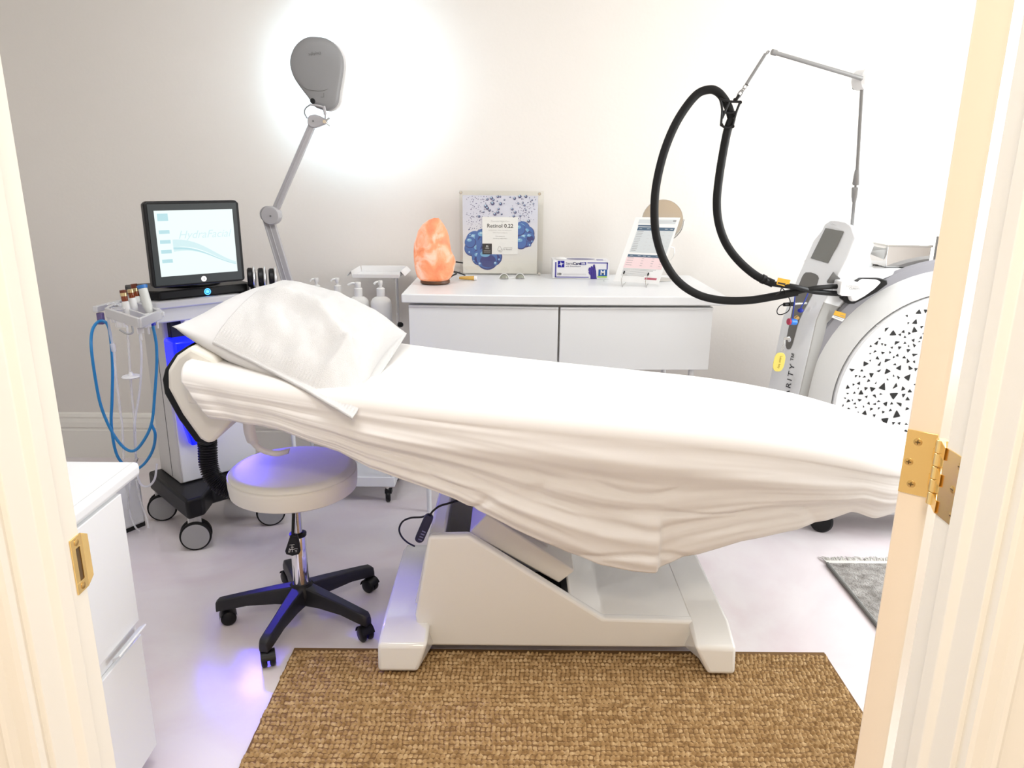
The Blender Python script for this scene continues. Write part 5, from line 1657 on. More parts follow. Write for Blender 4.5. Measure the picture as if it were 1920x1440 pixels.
M_TBL = mat('table_slate', srgb(78, 100, 122), 0.5)
M_TGR = mat('table_grey', srgb(205, 210, 212), 0.5)
M_TPK = mat('table_pink', srgb(236, 212, 214), 0.5)
M_RED = mat('rose_strip', srgb(186, 92, 108), 0.5)


def qr(mb, s0, s1, t0, t1, w_=0.0004, mi=0):
    mb.poly([Q(s0, t0, w_), Q(s1, t0, w_), Q(s1, t1, w_), Q(s0, t1, w_)], mi)


tb2 = MB()
qr(tb2, 0.10, 0.93, 0.90, 0.965, mi=1)
qr(tb2, 0.12, 0.45, 0.855, 0.88, mi=0)
qr(tb2, 0.13, 0.95, 0.795, 0.845, mi=0)
qr(tb2, 0.13, 0.95, 0.455, 0.795, mi=1)
qr(tb2, 0.12, 0.955, 0.385, 0.425, mi=0)
qr(tb2, 0.11, 0.955, 0.215, 0.385, mi=2)
qr(tb2, 0.66, 0.92, 0.055, 0.085, mi=3)
qr(tb2, 0.86, 0.93, 0.935, 0.958, 0.0006, mi=4)
for k in range(12):
    t_ = 0.775 - k * 0.0265
    qr(tb2, 0.15, 0.25 + rnd.uniform(0, 0.04), t_, t_ + 0.006, 0.0007, 4)
    if k % 2 == 0:
        for s_ in (0.40, 0.50, 0.72, 0.86):
            qr(tb2, s_, s_ + 0.05, t_, t_ + 0.005, 0.0007, 5)
for k in range(4):
    t_ = 0.365 - k * 0.036
    qr(tb2, 0.14, 0.27, t_, t_ + 0.006, 0.0007, 4)
    for s_ in (0.45, 0.68, 0.86):
        qr(tb2, s_, s_ + 0.05, t_, t_ + 0.005, 0.0007, 4)
for k in range(7):
    t_ = 0.20 - k * 0.017
    qr(tb2, 0.12, rnd.uniform(0.6, 0.95), t_, t_ + 0.005, 0.0005, 4)
for s_ in (0.17, 0.34, 0.46, 0.56, 0.74, 0.86):
    qr(tb2, s_, s_ + 0.06, 0.817, 0.824, 0.0007, 1); qr(tb2, s_, s_ + 0.06, 0.403, 0.408, 0.0007, 1)
qr(tb2, 0.52, 0.84, 0.926, 0.934, 0.0007, 5)
tb2.build('printed_tables', [M_TBL, M_TGR, M_TPK, M_RED, M_GINK, M_LINK], sheet_o, smooth=False)
we = MB(); tips = MB()
for s_ in (0.17, 0.70):
    p = Q(s_, 0.0)
    f0 = Vector((p.x + 0.01, p.y + 0.02, ZW + 0.003)); f1 = Vector((p.x + 0.004, p.y - 0.022, ZW + 0.003)); f2 = p + qn * 0.014 + Vector((0.0, -0.006, 0.006)); f3 = f2 + (qTL - qBL).normalized() * 0.03
    we.tube([f0 + Vector((0.03, 0.10, 0)), f0, f1, f2, f3], 0.0017, 8)
    tips.cyl(f3 - (qTL - qBL).normalized() * 0.002, f3 + (qTL - qBL).normalized() * 0.012, 0.0034, n=12)
for s_ in (0.17, 0.70):
    we.tube_rr([Q(s_, 0.02, -0.006), Q(s_, 0.75, -0.006)], [0.0017] * 2, 8)
we.tube([at(1253, 492, Y=YE1), at(1263, 480, Y=YE1 + 0.05), at(1264, 466, Y=YE1 + 0.06), at(1257, 462.5, Y=YE1 + 0.05)], 0.0017, 8)
we.tube_rr([Q(0.17, 0.55, -0.006), Q(0.70, 0.55, -0.006)], [0.0017] * 2, 8)
pz = Q(0.45, 0.7, -0.006)
we.tube([pz, Vector((pz.x + 0.02, pz.y + 0.1, ZW + 0.003))], 0.0017, 8)
we.build('wire_frame', M_STEEL, ea)
tips.build('black_tip', M_BLACK, ea)

# round mirror behind the price list
YM = 3.60
mc_ = at(1242, 413, Y=YM)
mrad = abs(at(1279.5, 413, Y=YM).x - mc_.x)
mi_ = thing('vanity_mirror', 'round tilting mirror with a thin steel rim standing behind the price list', 'mirror', (mc_.x, YM, ZW))
mnv = Vector((-0.17, -0.98, 0.095)).normalized()
MB().lathe([(0.001, 0.0015), (mrad - 0.003, 0.0015)], mc_, mnv, 48).build('mirror_glass', mat('mirror_silver', (0.92, 0.90, 0.88), 0.01, metal=1.0), mi_)
MB().lathe([(mrad - 0.005, 0.004), (mrad, 0.0045), (mrad + 0.0015, 0), (mrad, -0.006), (0.001, -0.0065)], mc_, mnv, 56).build('rim', M_STEEL, mi_)
MB().lathe([(0.001, -0.006), (0.005, -0.005), (0.005, 0.006), (0.001, 0.007)], at(1281, 413, Y=YM), (1, 0, 0), 16).build('pivot', M_STEEL, mi_)
yk_ = [Vector((mc_.x + (mrad + 0.008) * math.cos(a), YM + 0.004, mc_.z - (mrad + 0.008) * math.sin(a))) for a in np.linspace(0, pi, 17)]
MB().tube(yk_, 0.0028, 8, sub=2).build('yoke', M_STEEL, mi_)
zl = mc_.z - mrad - 0.008
MB().cyl((mc_.x, YM + 0.004, ZW + 0.004), (mc_.x, YM + 0.004, zl), 0.005).build('stem', M_STEEL, mi_)
MB().lathe([(0.001, 0), (0.062, 0), (0.064, 0.003), (0.058, 0.008), (0.02, 0.012), (0.001, 0.013)], (mc_.x, YM, ZW), n=40).build('foot', M_STEEL, mi_)

# ================================================================== laser machine
YA = 2.90
LC = at(1774, 760, Y=YA)
RI = abs(at(1774 + 213, 760, Y=YA).x - LC.x)
RO = RI * 1.27
las = thing('laser_machine', 'big white and grey laser machine with a round perforated side behind the couch', 'laser machine', (LC.x, 3.2, 0))
M_LSH = mat('machine_shell_grey', (0.68, 0.69, 0.69), 0.35)
M_LRIM = mat('machine_dark_rim', (0.30, 0.30, 0.33), 0.4)
M_LWH = mat('machine_white', (0.80, 0.815, 0.83), 0.3)


def arch(r, y, zmin=0.10, n=72):
    # circle flattened at the bottom
    pts_ = []
    for k in range(n):
        a = 2 * pi * k / n
        pts_.append(Vector((LC.x + r * math.cos(a), y, max(zmin, LC.z + r * math.sin(a)))))
    return pts_


def loft(mb, rings_, mi=0, cap0=False, cap1=False):
    n = len(rings_[0])
    vs = [p for r in rings_ for p in r]
    fs = []
    for i in range(len(rings_) - 1):
        for j in range(n):
            j2 = (j + 1) % n
            fs.append((i * n + j, i * n + j2, (i + 1) * n + j2, (i + 1) * n + j))
    if cap0:
        fs.append(list(range(n - 1, -1, -1)))
    if cap1:
        fs.append([(len(rings_) - 1) * n + j for j in range(n)])
    mb.add(vs, fs, mi)


hs_ = MB()
loft(hs_, [arch(RO * 0.72, 3.38), arch(RO * 0.86, 3.12), arch(RO * 0.90, 3.03), arch(RO * 0.985, 3.01), arch(RO, 2.985)], cap0=True)
loft(hs_, [arch(RO, 2.985), arch(RO * 0.985, 2.972), arch(RO * 0.93, 2.965)], mi=1)
loft(hs_, [arch(RO * 0.93, 2.965), arch(RI * 1.03, 2.915), arch(RI * 1.005, 2.912)], mi=2)
loft(hs_, [arch(RI * 1.005, 2.912), arch(RI * 1.0, 2.925)], cap1=True)
hs_.build('housing', [mat('machine_side_grey', (0.40, 0.39, 0.38), 0.45), M_LRIM, M_LSH], las, angle=30)
pn = MB()
loft(pn, [arch(RI * 0.992, 2.924), arch(RI * 0.99, 2.906), arch(RI * 0.975, 2.9)], cap1=True)
# triangular vent holes, densest to the right of the middle
rt = random.Random(5)
placed = []
tries = 0
while len(placed) < 520 and tries < 60000:
    tries += 1
    a = rt.uniform(0, 2 * pi); r = RI * 0.93 * math.sqrt(rt.random())
    x, z = LC.x + r * math.cos(a), LC.z + r * math.sin(a)
    if z < LC.z - RI * 0.75:
        continue
    dc = math.hypot((x - (LC.x - RI * 0.22)) * 0.9, (z - (LC.z + RI * 0.05)) * 0.85) / RI
    den = math.exp(-(dc / 0.62) ** 4)
    if rt.random() > den * 1.3 + 0.03:
        continue
    s = (0.0066 + 0.0122 * rt.random() ** 2.2) * (0.72 + 0.5 * den)
    if any((x - q_[0]) ** 2 + (z - q_[1]) ** 2 < ((s + q_[2]) * 0.98) ** 2 for q_ in placed):
        continue
    placed.append((x, z, s))
for x, z, s in placed:
    a0_ = rt.uniform(0, 2 * pi)
    st_ = rt.choice([1, 1, 1, 0.7, 0.5]); ca = rt.uniform(0, pi)
    cor = []
    for k in range(3):
        a = a0_ + k * 2 * pi / 3 + rt.uniform(-0.2, 0.2)
        dx_, dz_ = s * math.cos(a), s * math.sin(a) * st_
        cor.append((x + dx_ * math.cos(ca) - dz_ * math.sin(ca), z + dx_ * math.sin(ca) + dz_ * math.cos(ca)))
    pp_ = []
    for k in range(3):
        p0_, p1_, p2_ = cor[k - 1], cor[k], cor[(k + 1) % 3]
        pp_.append((p1_[0] * 0.78 + p0_[0] * 0.22, p1_[1] * 0.78 + p0_[1] * 0.22)); pp_.append((p1_[0] * 0.93 + (p0_[0] + p2_[0]) * 0.035, p1_[1] * 0.93 + (p0_[1] + p2_[1]) * 0.035)); pp_.append((p1_[0] * 0.78 + p2_[0] * 0.22, p1_[1] * 0.78 + p2_[1] * 0.22))
    ar_ = sum(pp_[k][0] * pp_[(k + 1) % 9][1] - pp_[(k + 1) % 9][0] * pp_[k][1] for k in range(9))
    if ar_ < 0:
        pp_ = pp_[::-1]
    pn.poly([Vector((px, 2.8992, pz)) for px, pz in pp_], 1)
pn.build('perforated_panel', [M_LWH, mat('vent_dark', (0.018, 0.018, 0.018), 0.7)], las, angle=30)
MB().lathe([(0.004, 0), (0.003, 0.001), (0.0005, 0.0012)], at(1644, 611, Y=2.8995), (0, -1, 0), 16).build('panel_screw', M_GREY, las)
# chassis and casters
MB().box2((LC.x - 0.50, 2.98, 0.10), (LC.x + 0.45, 3.38, 0.20)).build('chassis', M_LSH, las, bevel=0.02)
for cxp, cyp in ((at(1538, 996, Z=0.0).x + 0.0, at(1538, 996, Z=0.0).y), (at(1538, 996, Z=0.0).x + 0.02, 3.36), (LC.x + 0.40, 3.04), (LC.x + 0.40, 3.34)):
    cs = MB()
    cs.lathe([(0.001, -0.018), (0.04, -0.018), (0.048, -0.010), (0.048, 0.010), (0.04, 0.018), (0.001, 0.018)], (cxp, cyp, 0.048), (0.45, 1, 0), 32)
    cs.cyl((cxp, cyp, 0.05), (cxp, cyp, 0.105), 0.018)
    cs.build('caster', M_BLACK, las)

# front console: leaning column facing left, its broad head carries the display
# left outline (far edge) and right outline (near edge) of the front face
YN = 2.93
near = [at(1500, 735, Y=YN), at(1522, 640, Y=YN), at(1531, 600, Y=YN), at(1545, 567, Y=YN), at(1560, 540, Y=YN), at(1588, 484, Y=YN), at(1603, 446, Y=YN)]
# front face plane: sideways direction
sdir = Vector((-0.12, 0.20, 0.0))
farw = []
fl_px = [(1436, 745), (1458, 640), (1466, 598), (1480, 560), (1495, 520), (1524, 452), (1540, 432)]
Fs = MB()
fr_pts, bk_pts = [], []
YFAR = 3.10
farp = [at(px, py, Y=YFAR) for px, py in fl_px]
# head top corners
topc = [at(1596, 424, Y=2.96), at(1584, 416.5, Y=2.99), at(1570, 413.5, Y=3.03), at(1556, 413.5, Y=3.06), at(1546, 420, Y=3.09)]
bottom_n, bottom_f = near[0].copy(), farp[0].copy()
face = [Vector((near[0].x - 0.05, YN, 0.12))] + near + topc + farp[::-1] + [Vector((farp[0].x - 0.05, YFAR, 0.12))]
thick = Vector((0.115, 0.075, -0.035))
vs = face + [p + thick * (0.55 if i in (1, 2, 3) else 1.0) for i, p in enumerate(face)]
n = len(face)
Fs.add(vs, [])
for i in range(n):
    j = (i + 1) % n
    Fs.f.append([i, i + n, j + n, j]); Fs.mi.append(1 if i <= 3 else 0)  # lower near side coloured dark to stand in for shade in the recess
# front face as strips between near and far edge so that it may bend
F_near = face[:1 + len(near)]
F_far = [face[-1]] + farp
for i in range(len(F_near) - 1):
    a, b_ = i, i + 1
    c_, d_ = n - 1 - (i + 1), n - 1 - i
    Fs.f.append([a, b_, c_]); Fs.mi.append(0)
    Fs.f.append([a, c_, d_]); Fs.mi.append(0)
k0 = len(F_near) - 1
capi = list(range(k0, k0 + 1 + len(topc))) + [n - 1 - (len(F_near) - 1)]
Fs.f.append(capi); Fs.mi.append(0)
for i in range(len(F_near) - 1):
    Fs.f.append([n + i + 1, n + i, n + n - 1 - i, n + n - 1 - (i + 1)]); Fs.mi.append(0)
Fs.f.append([n + q_ for q_ in capi[::-1]]); Fs.mi.append(0)
colo = Fs.build('console', [M_LWH, mat('console_side_shade', (0.33, 0.325, 0.31), 0.45)], las, bevel=0.006, seg=3, angle=45)


def face_pt(s, t, w_=0.0):
    """s 0..1 near->far, t = index along near/far"""
    i = min(int(t), len(near) - 2); f_ = t - i
    a = near[i].lerp(near[i + 1], f_); b_ = farp[i].lerp(farp[i + 1], f_)
    return a.lerp(b_, s)


# face normal on the head
hn = (near[6] - near[4]).cross(farp[5] - near[5]).normalized()
if hn.x > 0:
    hn = -hn


def on_head(px, py, w_=0.0):
    """sight line cut with the plane of the console head"""
    o_, d_ = Vector((0, 0, H)), CAM3 @ Vector(((px - 960) / F_PX, -(py - 720) / F_PX, -1.0))
    pl0 = face_pt(0.5, 5.0)
    t_ = (pl0 - o_).dot(hn) / d_.dot(hn)
    return o_ + d_ * t_ + hn * w_


scr = [on_head(px, py, 0.003) for px, py in ((1549, 428), (1583, 434.5), (1553.5, 494), (1521, 484.5))]
MB().prism(scr, hn * 0.0012).build('display', mat('display_grey', (0.20, 0.20, 0.185), 0.25), colo)
tc_ = on_head(1566, 421, 0.0015)
text('lettering', 'CLARITY', 0.011, tc_, on_head(1580, 424) - on_head(1550, 418), on_head(1566, 410) - on_head(1560, 430), M_LINK, colo, off=0.001)
# grey gusset under the head and half dome behind it
MB().prism([at(1563, 511, Y=YN - 0.003), at(1576, 522, Y=YN - 0.003), at(1572, 531, Y=YN - 0.003), at(1550, 530, Y=YN - 0.003)], (0.03, 0.08, 0)).build('gusset', M_DGREY, colo, bevel=0.002)
dm = at(1590, 505, Y=3.06)
dr_ = (at(1638, 504, Y=3.06) - dm).x
MB().lathe([(0.001, 0.0), (dr_, 0.0), (dr_, 0.04), (dr_ * 0.97, 0.05), (0.001, 0.052)], dm + Vector((0, 0.06, 0)), (0, -1, 0), 48).build('display_dome', M_LWH, las)
ZD = at(1640, 507, Y=3.0).z
MB().prism([at(1575, 505, Y=2.99), at(1700, 505, Y=2.99), at(1655, 524, Y=2.96), at(1632, 530, Y=2.95), at(1562, 532, Y=2.96)], (0, 0.12, 0)).build('top_cowl', M_LSH, las, bevel=0.005)
MB().box2((at(1575, 505, Y=3.0).x, 3.0, ZD - 0.05), (LC.x + 0.35, 3.38, ZD)).build('top_deck', M_LSH, las, bevel=0.004)
gr_ = MB()
for k in range(7):
    y = 3.03 + k * 0.045
    gr_.box2((at(1640, 500, Y=y).x, y, ZD), (LC.x + 0.3, y + 0.016, ZD + 0.006))
gr_.build('deck_grille', M_DGREY, las)
# pocket in the column front
from mathutils.bvhtree import BVHTree
COLT = BVHTree.FromPolygons([Vector(p) for p in Fs.v], [f for f in Fs.f])


def on_col(px, py, w_=0.0):
    """point on the bent column front seen through a pixel"""
    o_, d_ = Vector((0, 0, H)), CAM3 @ Vector(((px - 960) / F_PX, -(py - 720) / F_PX, -1.0))
    hit, nn, _i, _d = COLT.ray_cast(o_, d_.normalized())
    if hit is None:
        return at(px, py, Y=2.98)
    if nn.dot(d_) > 0:
        nn = -nn
    return hit + nn * w_


pk_rows = [(511, 1511, 1521), (513.5, 1508, 1529), (517, 1505.5, 1534), (522, 1503, 1536), (530, 1500, 1533.5), (540, 1496, 1530), (552, 1493, 1524), (565, 1490, 1517), (580, 1486, 1509), (595, 1483, 1501.5), (610, 1480, 1496), (625, 1477, 1492), (640, 1474, 1488), (648, 1473.5, 1485.5), (653, 1475, 1483), (655, 1477, 1480.5)]
pkm = MB()
pkv = []
for py, xa, xb in pk_rows:
    for k in range(5):
        pkv.append(on_col(xa + (xb - xa) * k / 4, py, 0.0016))
pkm.add(pkv, [(i * 5 + k, i * 5 + k + 1, i * 5 + k + 6, i * 5 + k + 5) for i in range(len(pk_rows) - 1) for k in range(4)])
pkm.build('pocket', mat('pocket_grey', (0.16, 0.155, 0.145), 0.5), colo, angle=180)
text('lettering', 'CLARITY\u2122', 0.040, on_col(1481, 716, 0.002), on_col(1488, 670) - on_col(1478, 725), -(on_col(1500, 700) - on_col(1460, 695)), M_INK, colo, off=0.001, space=1.35)
# warning stickers on the rim
M_YEL = mat('warning_yellow', srgb(226, 176, 58), 0.5)
stk = MB()
A_ = lambda px, py: at(px, py, Y=2.952)
stk.prism([A_(1566, 582), A_(1586, 588), A_(1584, 597), A_(1562.5, 590)], (0, -0.001, 0), mi=0)
stk.prism([A_(1562, 591), A_(1583.5, 598), A_(1579, 603), A_(1559, 595)], (0, -0.001, 0), mi=1)
stk.tube_rr([A_(1564, 593.5) + Vector((0, -0.0015, 0)), A_(1579, 599) + Vector((0, -0.0015, 0))], [0.0009] * 2, 5, mi=2)
stk.tube_rr([A_(1575, 590.5) + Vector((0, -0.0015, 0)), A_(1583, 593) + Vector((0, -0.0015, 0))], [0.0009] * 2, 5, mi=2)
stk.build('warning_sticker', [M_YEL, M_PAPER, M_GINK], las, smooth=False)
# cable socket: white connector on a dark shield-shaped plate
YC = 2.90
shp = [(1578, 560), (1590, 570), (1602, 570), (1622, 560), (1645, 548), (1665, 533), (1664, 525), (1650, 522), (1616, 522), (1604, 530)]
MB().prism([at(x, y, Y=2.935) for x, y in shp], (0, 0.03, 0)).build('socket_plate', M_BLACK, las, bevel=0.004)
shp2 = [(1592, 556), (1596, 566), (1606, 565), (1622, 556), (1640, 543), (1654, 529), (1645, 525), (1618, 524), (1605, 535)]
sk = MB().prism([at(x, y, Y=2.915) for x, y in shp2], (0, 0.025, 0)).build('socket', M_WPLA, las, bevel=0.008, seg=3)
cb = [(1579, 528), (1592, 528), (1612, 530), (1614, 545), (1606, 556), (1578, 555), (1574, 552), (1577, 530)]
cbk = MB().prism([at(x, y, Y=YC - 0.035) for x, y in cb], (0, 0.07, 0)).build('connector', M_WPLA, sk, bevel=0.006, seg=3)
MB().cyl(at(1569, 537, Y=YC), at(1580, 537, Y=YC), 0.0095).build('cable_gland', M_WPLA, sk)
text('lettering', 'LUTRONIC', 0.0105, at(1599, 537, Y=YC - 0.036), (1, 0, -0.05), (0, 0, 1), M_LINK, sk, off=0.0008)
text('lettering', 'CLARITY', 0.0105, at(1602, 541.5, Y=YC - 0.036), (1, 0, -0.05), (0, 0, 1), M_GINK, sk, off=0.0008)
# support mast and boom
MY = 3.08
mast = MB()
mast.cyl(at(1597, 436, Y=MY + 0.02), at(1603, 372, Y=MY), 0.008).cyl(at(1608, 322, Y=MY), at(1617, 164, Y=MY), 0.0085)
mast.cyl(at(1604.5, 352, Y=MY), at(1605.5, 340, Y=MY), 0.006)
mo = mast.build('support_mast', M_MAST, las)
m0, m1 = at(1602, 379, Y=MY), at(1605, 351, Y=MY)
d_ = (m1 - m0).normalized(); L_ = (m1 - m0).length
MB().lathe([(0.009, 0), (0.0135, L_ * 0.35), (0.0165, L_ * 0.92), (0.014, L_), (0.001, L_)], m0, d_, 24).build('lower_sleeve', M_MAST, mo)
m0, m1 = at(1606, 347, Y=MY), at(1608, 318, Y=MY)
d_ = (m1 - m0).normalized(); L_ = (m1 - m0).length
MB().lathe([(0.014, 0), (0.0165, L_ * 0.1), (0.0135, L_ * 0.65), (0.010, L_), (0.001, L_)], m0, d_, 24).build('upper_sleeve', M_MAST, mo)
jc = at(1626, 149, Y=MY - 0.01)
jd = Vector((0.55, -0.83, 0.0)).normalized()
MB().lathe([(0.001, -0.045), (0.036, -0.043), (0.038, -0.038), (0.038, 0.0), (0.030, 0.010), (0.001, 0.014)], jc, jd, 40).build('boom_joint', M_WPLA, mo)
kb_ = MB()
for k in range(5):
    a = 2 * pi * k / 5
    kb_.ell(at(1606, 154, Y=MY + 0.02) + Vector((0, 0.016 * math.cos(a) + 0.0, 0.018 * math.sin(a))), (0.012, 0.012, 0.012), 12, 8)
kb_.cyl(at(1602, 154, Y=MY + 0.02), at(1618, 152, Y=MY), 0.014)
kb_.build('clamp_knob', M_BLACK, mo)
b0, b1 = at(1616, 147, Y=MY - 0.03), at(1450, 98, Y=2.98)
MB().cyl(b0, b1, 0.0085, 0.0075).build('boom', M_MAST, mo)
MB().cyl(b1 + (b0 - b1).normalized() * 0.012, b1 - (b0 - b1).normalized() * 0.006, 0.0105).build('boom_tip', M_MAST, mo)
s0, s1 = at(1436, 102, Y=2.97), at(1400, 159, Y=2.95)
MB().cyl(s0, s1, 0.0078).build('balance_spring', M_MAST, mo)
MB().tube_rr([at(1443, 96, Y=2.975), s0], [0.0022] * 2, 8).build('link', M_MAST, mo)


def ring(mb, c, d_, rx_, rz_, r):
    d_ = Vector(d_).normalized(); s_ = Vector((d_.z, 0.2, -d_.x)).normalized()
    mb.tube_rr(circle(c, d_, s_, rx_, 14, rz_), [r] * 14, 6, closed=True)


dl = (s1 - s0).normalized()
for cpt, ra_, rb2 in ((at(1439, 99, Y=2.972), 0.008, 0.004), (at(1397, 163, Y=2.948), 0.009, 0.006), (at(1393, 169, Y=2.946), 0.008, 0.005)):
    lk = MB()
    ring(lk, cpt, dl, ra_, rb2, 0.0018)
    lk.build('link', M_MAST, mo)
sk2 = MB()
ring(sk2, at(1388, 176, Y=2.944), dl, 0.015, 0.007, 0.0028)
sk2.build('shackle', M_MAST, mo)
MB().cyl(at(1386, 178, Y=2.94), at(1379, 189, Y=2.94), 0.006).build('strap', M_BLACK, mo)
# hose saddle: open black frame
sd = MB()
YH = 2.93
for dy in (-0.018, 0.018):
    for pts_ in ([(1350, 184), (1354, 205), (1352, 234)], [(1388, 191), (1380, 212), (1374, 236)], [(1352, 186), (1366, 190), (1388, 191)], [(1352, 234), (1362, 240), (1374, 236)], [(1353, 208), (1366, 212), (1381, 210)], [(1354, 222), (1368, 190)]):
        sd.tube([at(x, y, Y=YH + dy) for x, y in pts_], 0.0045, 8, sub=4)
for x, y in ((1351, 186), (1388, 192), (1353, 234), (1374, 237), (1378, 187)):
    sd.cyl(at(x, y, Y=YH - 0.022), at(x, y, Y=YH + 0.022), 0.0065, n=12)
sd.build('hose_saddle', M_BLACK, mo)
# cooling hoses
hs1 = [at(1372, 222, Y=YH), at(1367, 204, Y=YH), at(1358, 186, Y=YH), at(1345, 172, Y=YH), at(1330, 168, Y=YH), at(1308, 176, Y=YH), at(1284, 204, Y=YH - 0.01), at(1262, 242, Y=YH - 0.02), at(1243, 292, Y=YH - 0.03),
       at(1230, 350, Y=YH - 0.04), at(1227, 400, Y=YH - 0.05), at(1231, 445, Y=YH - 0.05), at(1246, 490, Y=YH - 0.05), at(1272, 528, Y=YH - 0.05), at(1310, 553, Y=YH - 0.05), at(1355, 563, Y=YH - 0.05), at(1405, 563, Y=YH - 0.05), at(1455, 555, Y=YH - 0.05), at(1495, 547, Y=YH - 0.06)]
ho = MB().tube(hs1, 0.0155, 14).build('hose', M_RUBBER, las)
MB().tube([hs1[-1] + Vector((-0.05, 0, -0.004)), hs1[-1], at(1530, 540, Y=YH - 0.06), at(1572, 537, Y=YC)], 0.0095, 12).build('hose_tail', M_RUBBER, ho)
hs2 = [hs1[0], at(1364, 245, Y=YH), at(1356, 285, Y=YH), at(1348, 335, Y=YH - 0.01), at(1344, 380, Y=YH - 0.02), at(1348, 420, Y=YH - 0.02), at(1362, 458, Y=YH - 0.02), at(1386, 490, Y=YH - 0.03), at(1418, 517, Y=YH - 0.04), at(1450, 532, Y=YH - 0.06)]
ho2 = MB().tube(hs2, 0.0155, 14).build('hose', M_RUBBER, las)
MB().tube([hs2[-1] + Vector((-0.03, 0, 0.012)), hs2[-1], at(1490, 538, Y=YH - 0.075), at(1530, 547, Y=YH - 0.05), at(1576, 551, Y=YC)], 0.0105, 12).build('hose_tail', M_BLACK, ho2)
MB().cyl(at(1428, 522, Y=YH - 0.045), at(1434, 525, Y=YH - 0.045), 0.018).build('hose_band', M_BLACK, ho2)
# yellow warning tag on the hose
tgp = [at(x, y, Y=2.85) for x, y in ((1459, 520.5), (1482, 525), (1479, 539), (1456, 533))]
tg_ = MB().prism(tgp, (0, 0.002, 0)).build('warning_tag', M_YEL, ho2)
MB().prism([at(x, y, Y=2.8495) for x, y in ((1459, 529), (1473, 531.5), (1472.5, 534.5), (1458, 532))], (0, 0.0005, 0)).build('printed_bar', M_INK, tg_, smooth=False)
MB().tube([at(1466, 538, Y=2.85), at(1462, 548, Y=2.85), at(1455, 553, Y=2.85)], 0.002, 6).build('tag_tie', M_BLACK, tg_)
# leads and plugs in the pocket
YQ = 2.93
MB().tube([at(1467, 540, Y=YQ), at(1478, 556, Y=YQ), at(1482, 568, Y=YQ), at(1479, 582, Y=YQ), at(1468, 589, Y=YQ), at(1459, 589, Y=YQ), at(1457, 582, Y=YQ), at(1463, 573, Y=YQ), at(1472, 570, Y=YQ)], 0.002, 8).build('lead', M_BLACK, colo)
MB().cyl(at(1470, 571, Y=YQ), at(1488, 570, Y=YQ + 0.02), 0.0075, 0.0085).build('plug', M_BLACK, colo)
MB().cyl(at(1488, 570, Y=YQ + 0.02), at(1512, 568, Y=YQ + 0.04), 0.006).build('plug_barrel', M_STEEL, colo)
M_BLC = mat('blue_cord', (0.02, 0.05, 0.42), 0.4)
MB().tube([at(1491, 551, Y=YQ + 0.02), at(1489, 570, Y=YQ), at(1486, 598, Y=YQ)], 0.0022, 8).build('blue_cord', M_BLC, colo)
MB().tube([at(1515, 550, Y=YQ + 0.01), at(1508, 566, Y=YQ), at(1500, 580, Y=YQ)], 0.0024, 8).build('blue_cord', M_BLC, colo)
MB().ell(at(1501, 582, Y=YQ), (0.012, 0.009, 0.009), 16, 10).build('blue_cap', mat('blue_cap', (0.012, 0.03, 0.40), 0.4), colo)
MB().cyl(at(1481, 603, Y=YQ - 0.01), at(1492, 604, Y=YQ), 0.0125).build('blue_plug', mat('bright_blue_plug', (0.03, 0.20, 0.70), 0.4), colo, bevel=0.002)
MB().cyl(at(1477.5, 603, Y=YQ - 0.012), at(1481.5, 603, Y=YQ - 0.01), 0.0132).build('red_rim', mat('red_rim', (0.45, 0.03, 0.08), 0.4), colo, bevel=0.002)
MB().cyl(at(1491, 598, Y=YQ + 0.02), at(1497, 594, Y=YQ + 0.02), 0.009).build('brass_fitting', M_BRASSD, colo)
MB().lathe([(0.010, 0), (0.010, 0.004), (0.004, 0.005), (0.001, 0.005)], on_col(1482, 637, 0.002), Vector((-0.9, -0.4, 0.1)), 24).build('key_lock', M_CHROME, colo)
# key with a yellow tag
ky = thing('machine_key', 'steel key with a yellow oval tag hanging from the machine lock', 'key', at(1474, 634, Y=YQ - 0.01))
MB().box((at(1469, 633, Y=YQ - 0.012) + at(1482, 636, Y=YQ)) / 2, (0.028, 0.003, 0.012), rz=0.3).build('key', M_STEEL, ky, bevel=0.001)
MB().tube([at(1471, 638, Y=YQ - 0.012), at(1467, 650, Y=YQ - 0.014), at(1464, 661, Y=YQ - 0.016)], 0.0009, 6).tube([at(1471, 638, Y=YQ - 0.012), at(1470, 650, Y=YQ - 0.014), at(1466, 663, Y=YQ - 0.016)], 0.0009, 6).build('wire_loop', M_STEEL, ky)
tgc = at(1461, 679, Y=YQ - 0.018)
tdir = Vector((-0.10, 0, -1)).normalized(); tsd = Vector((1, 0, -0.10)).normalized()
kt = []
for k in range(32):
    a = 2 * pi * k / 32
    sq = lambda t_: math.copysign(abs(t_) ** 0.72, t_)
    kt.append(tgc + tdir * (0.039 * sq(math.sin(a))) + tsd * (0.0225 * sq(math.cos(a))))
ko = MB().prism(kt, (0, 0.003, 0)).build('tag', mat('pale_yellow_tag', srgb(236, 218, 110), 0.5), ky, bevel=0.0008)
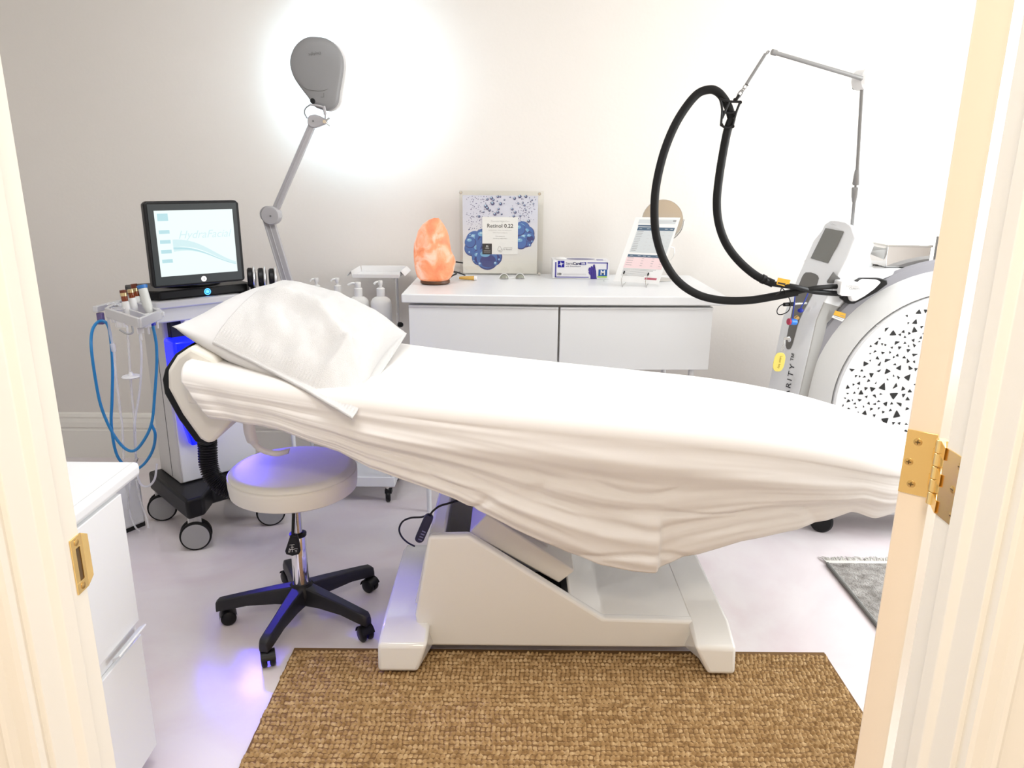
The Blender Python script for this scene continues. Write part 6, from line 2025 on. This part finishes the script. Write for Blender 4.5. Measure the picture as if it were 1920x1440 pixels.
text('tag_lettering', 'Laser key', 0.0135, tgc + Vector((0.003, -0.0002, 0.0)), tdir, tsd, mat('ochre_ink', srgb(150, 120, 40), 0.6), ky, off=0.0008)

# steel tray box and lid standing on the machine
bx = thing('steel_tray', 'shiny steel instrument tray with a grey lid on top of the laser machine', 'tray', (at(1706, 480, Y=3.08).x, 3.1, ZD))
b0 = at(1662, 489, Y=3.04); b1 = at(1752, 488, Y=3.04)
zbt = ZD + 0.008
zto = at(1665, 461, Y=3.04).z
MB().box2((b0.x, 3.04, zbt), (b1.x - 0.02, 3.24, zto)).build('tray', M_CHROME, bx, bevel=0.003)
MB().box2((b0.x - 0.004, 3.036, zto - 0.004), (b1.x - 0.016, 3.244, zto + 0.004)).build('tray_rim', M_STEEL, bx, bevel=0.001)
MB().prism([at(1614, 456, Y=3.14), at(1667, 468, Y=3.05), at(1663, 489, Y=3.05), at(1618, 471, Y=3.14)], (0.004, 0.006, 0)).build('lid', mat('lid_grey', (0.50, 0.49, 0.47), 0.35, metal=0.4), bx)
bd = thing('dark_panel', 'dark slim panel standing on the laser machine beside the steel tray', 'panel', at(1756, 500, Y=3.0))
MB().prism([at(1759, 444, Y=3.02), at(1772, 444, Y=3.02), at(1765, 500, Y=3.02), at(1750, 500, Y=3.02)], (0.01, 0.03, 0)).build('panel', M_DGREY, bd, bevel=0.002)

# ------------------------------------------------------------------ blue lamp glow of the facial machine
def blue(name, loc, tgt, power, size_deg, blend, rad=0.02):
    l = bpy.data.lights.new(name, 'SPOT'); l.energy = power; l.color = (0.07, 0.045, 1.0)
    l.spot_size = math.radians(size_deg); l.spot_blend = blend; l.shadow_soft_size = rad
    o = bpy.data.objects.new(name, l); COL.objects.link(o); o.location = loc
    o.rotation_euler = (Vector(tgt) - Vector(loc)).to_track_quat('-Z', 'Y').to_euler()
    attach(o, fac)
    return o


bl0 = fm(0.02, -0.175, 0.74)
blue('blue_bay_light', bl0, (-0.78, 2.38, 0.56), 22, 62, 0.5, 0.07)
blue('blue_floor_light', fm(-0.10, -0.175, 0.66), at(430, 1290, Z=0.0), 6, 16, 0.9, 0.12)
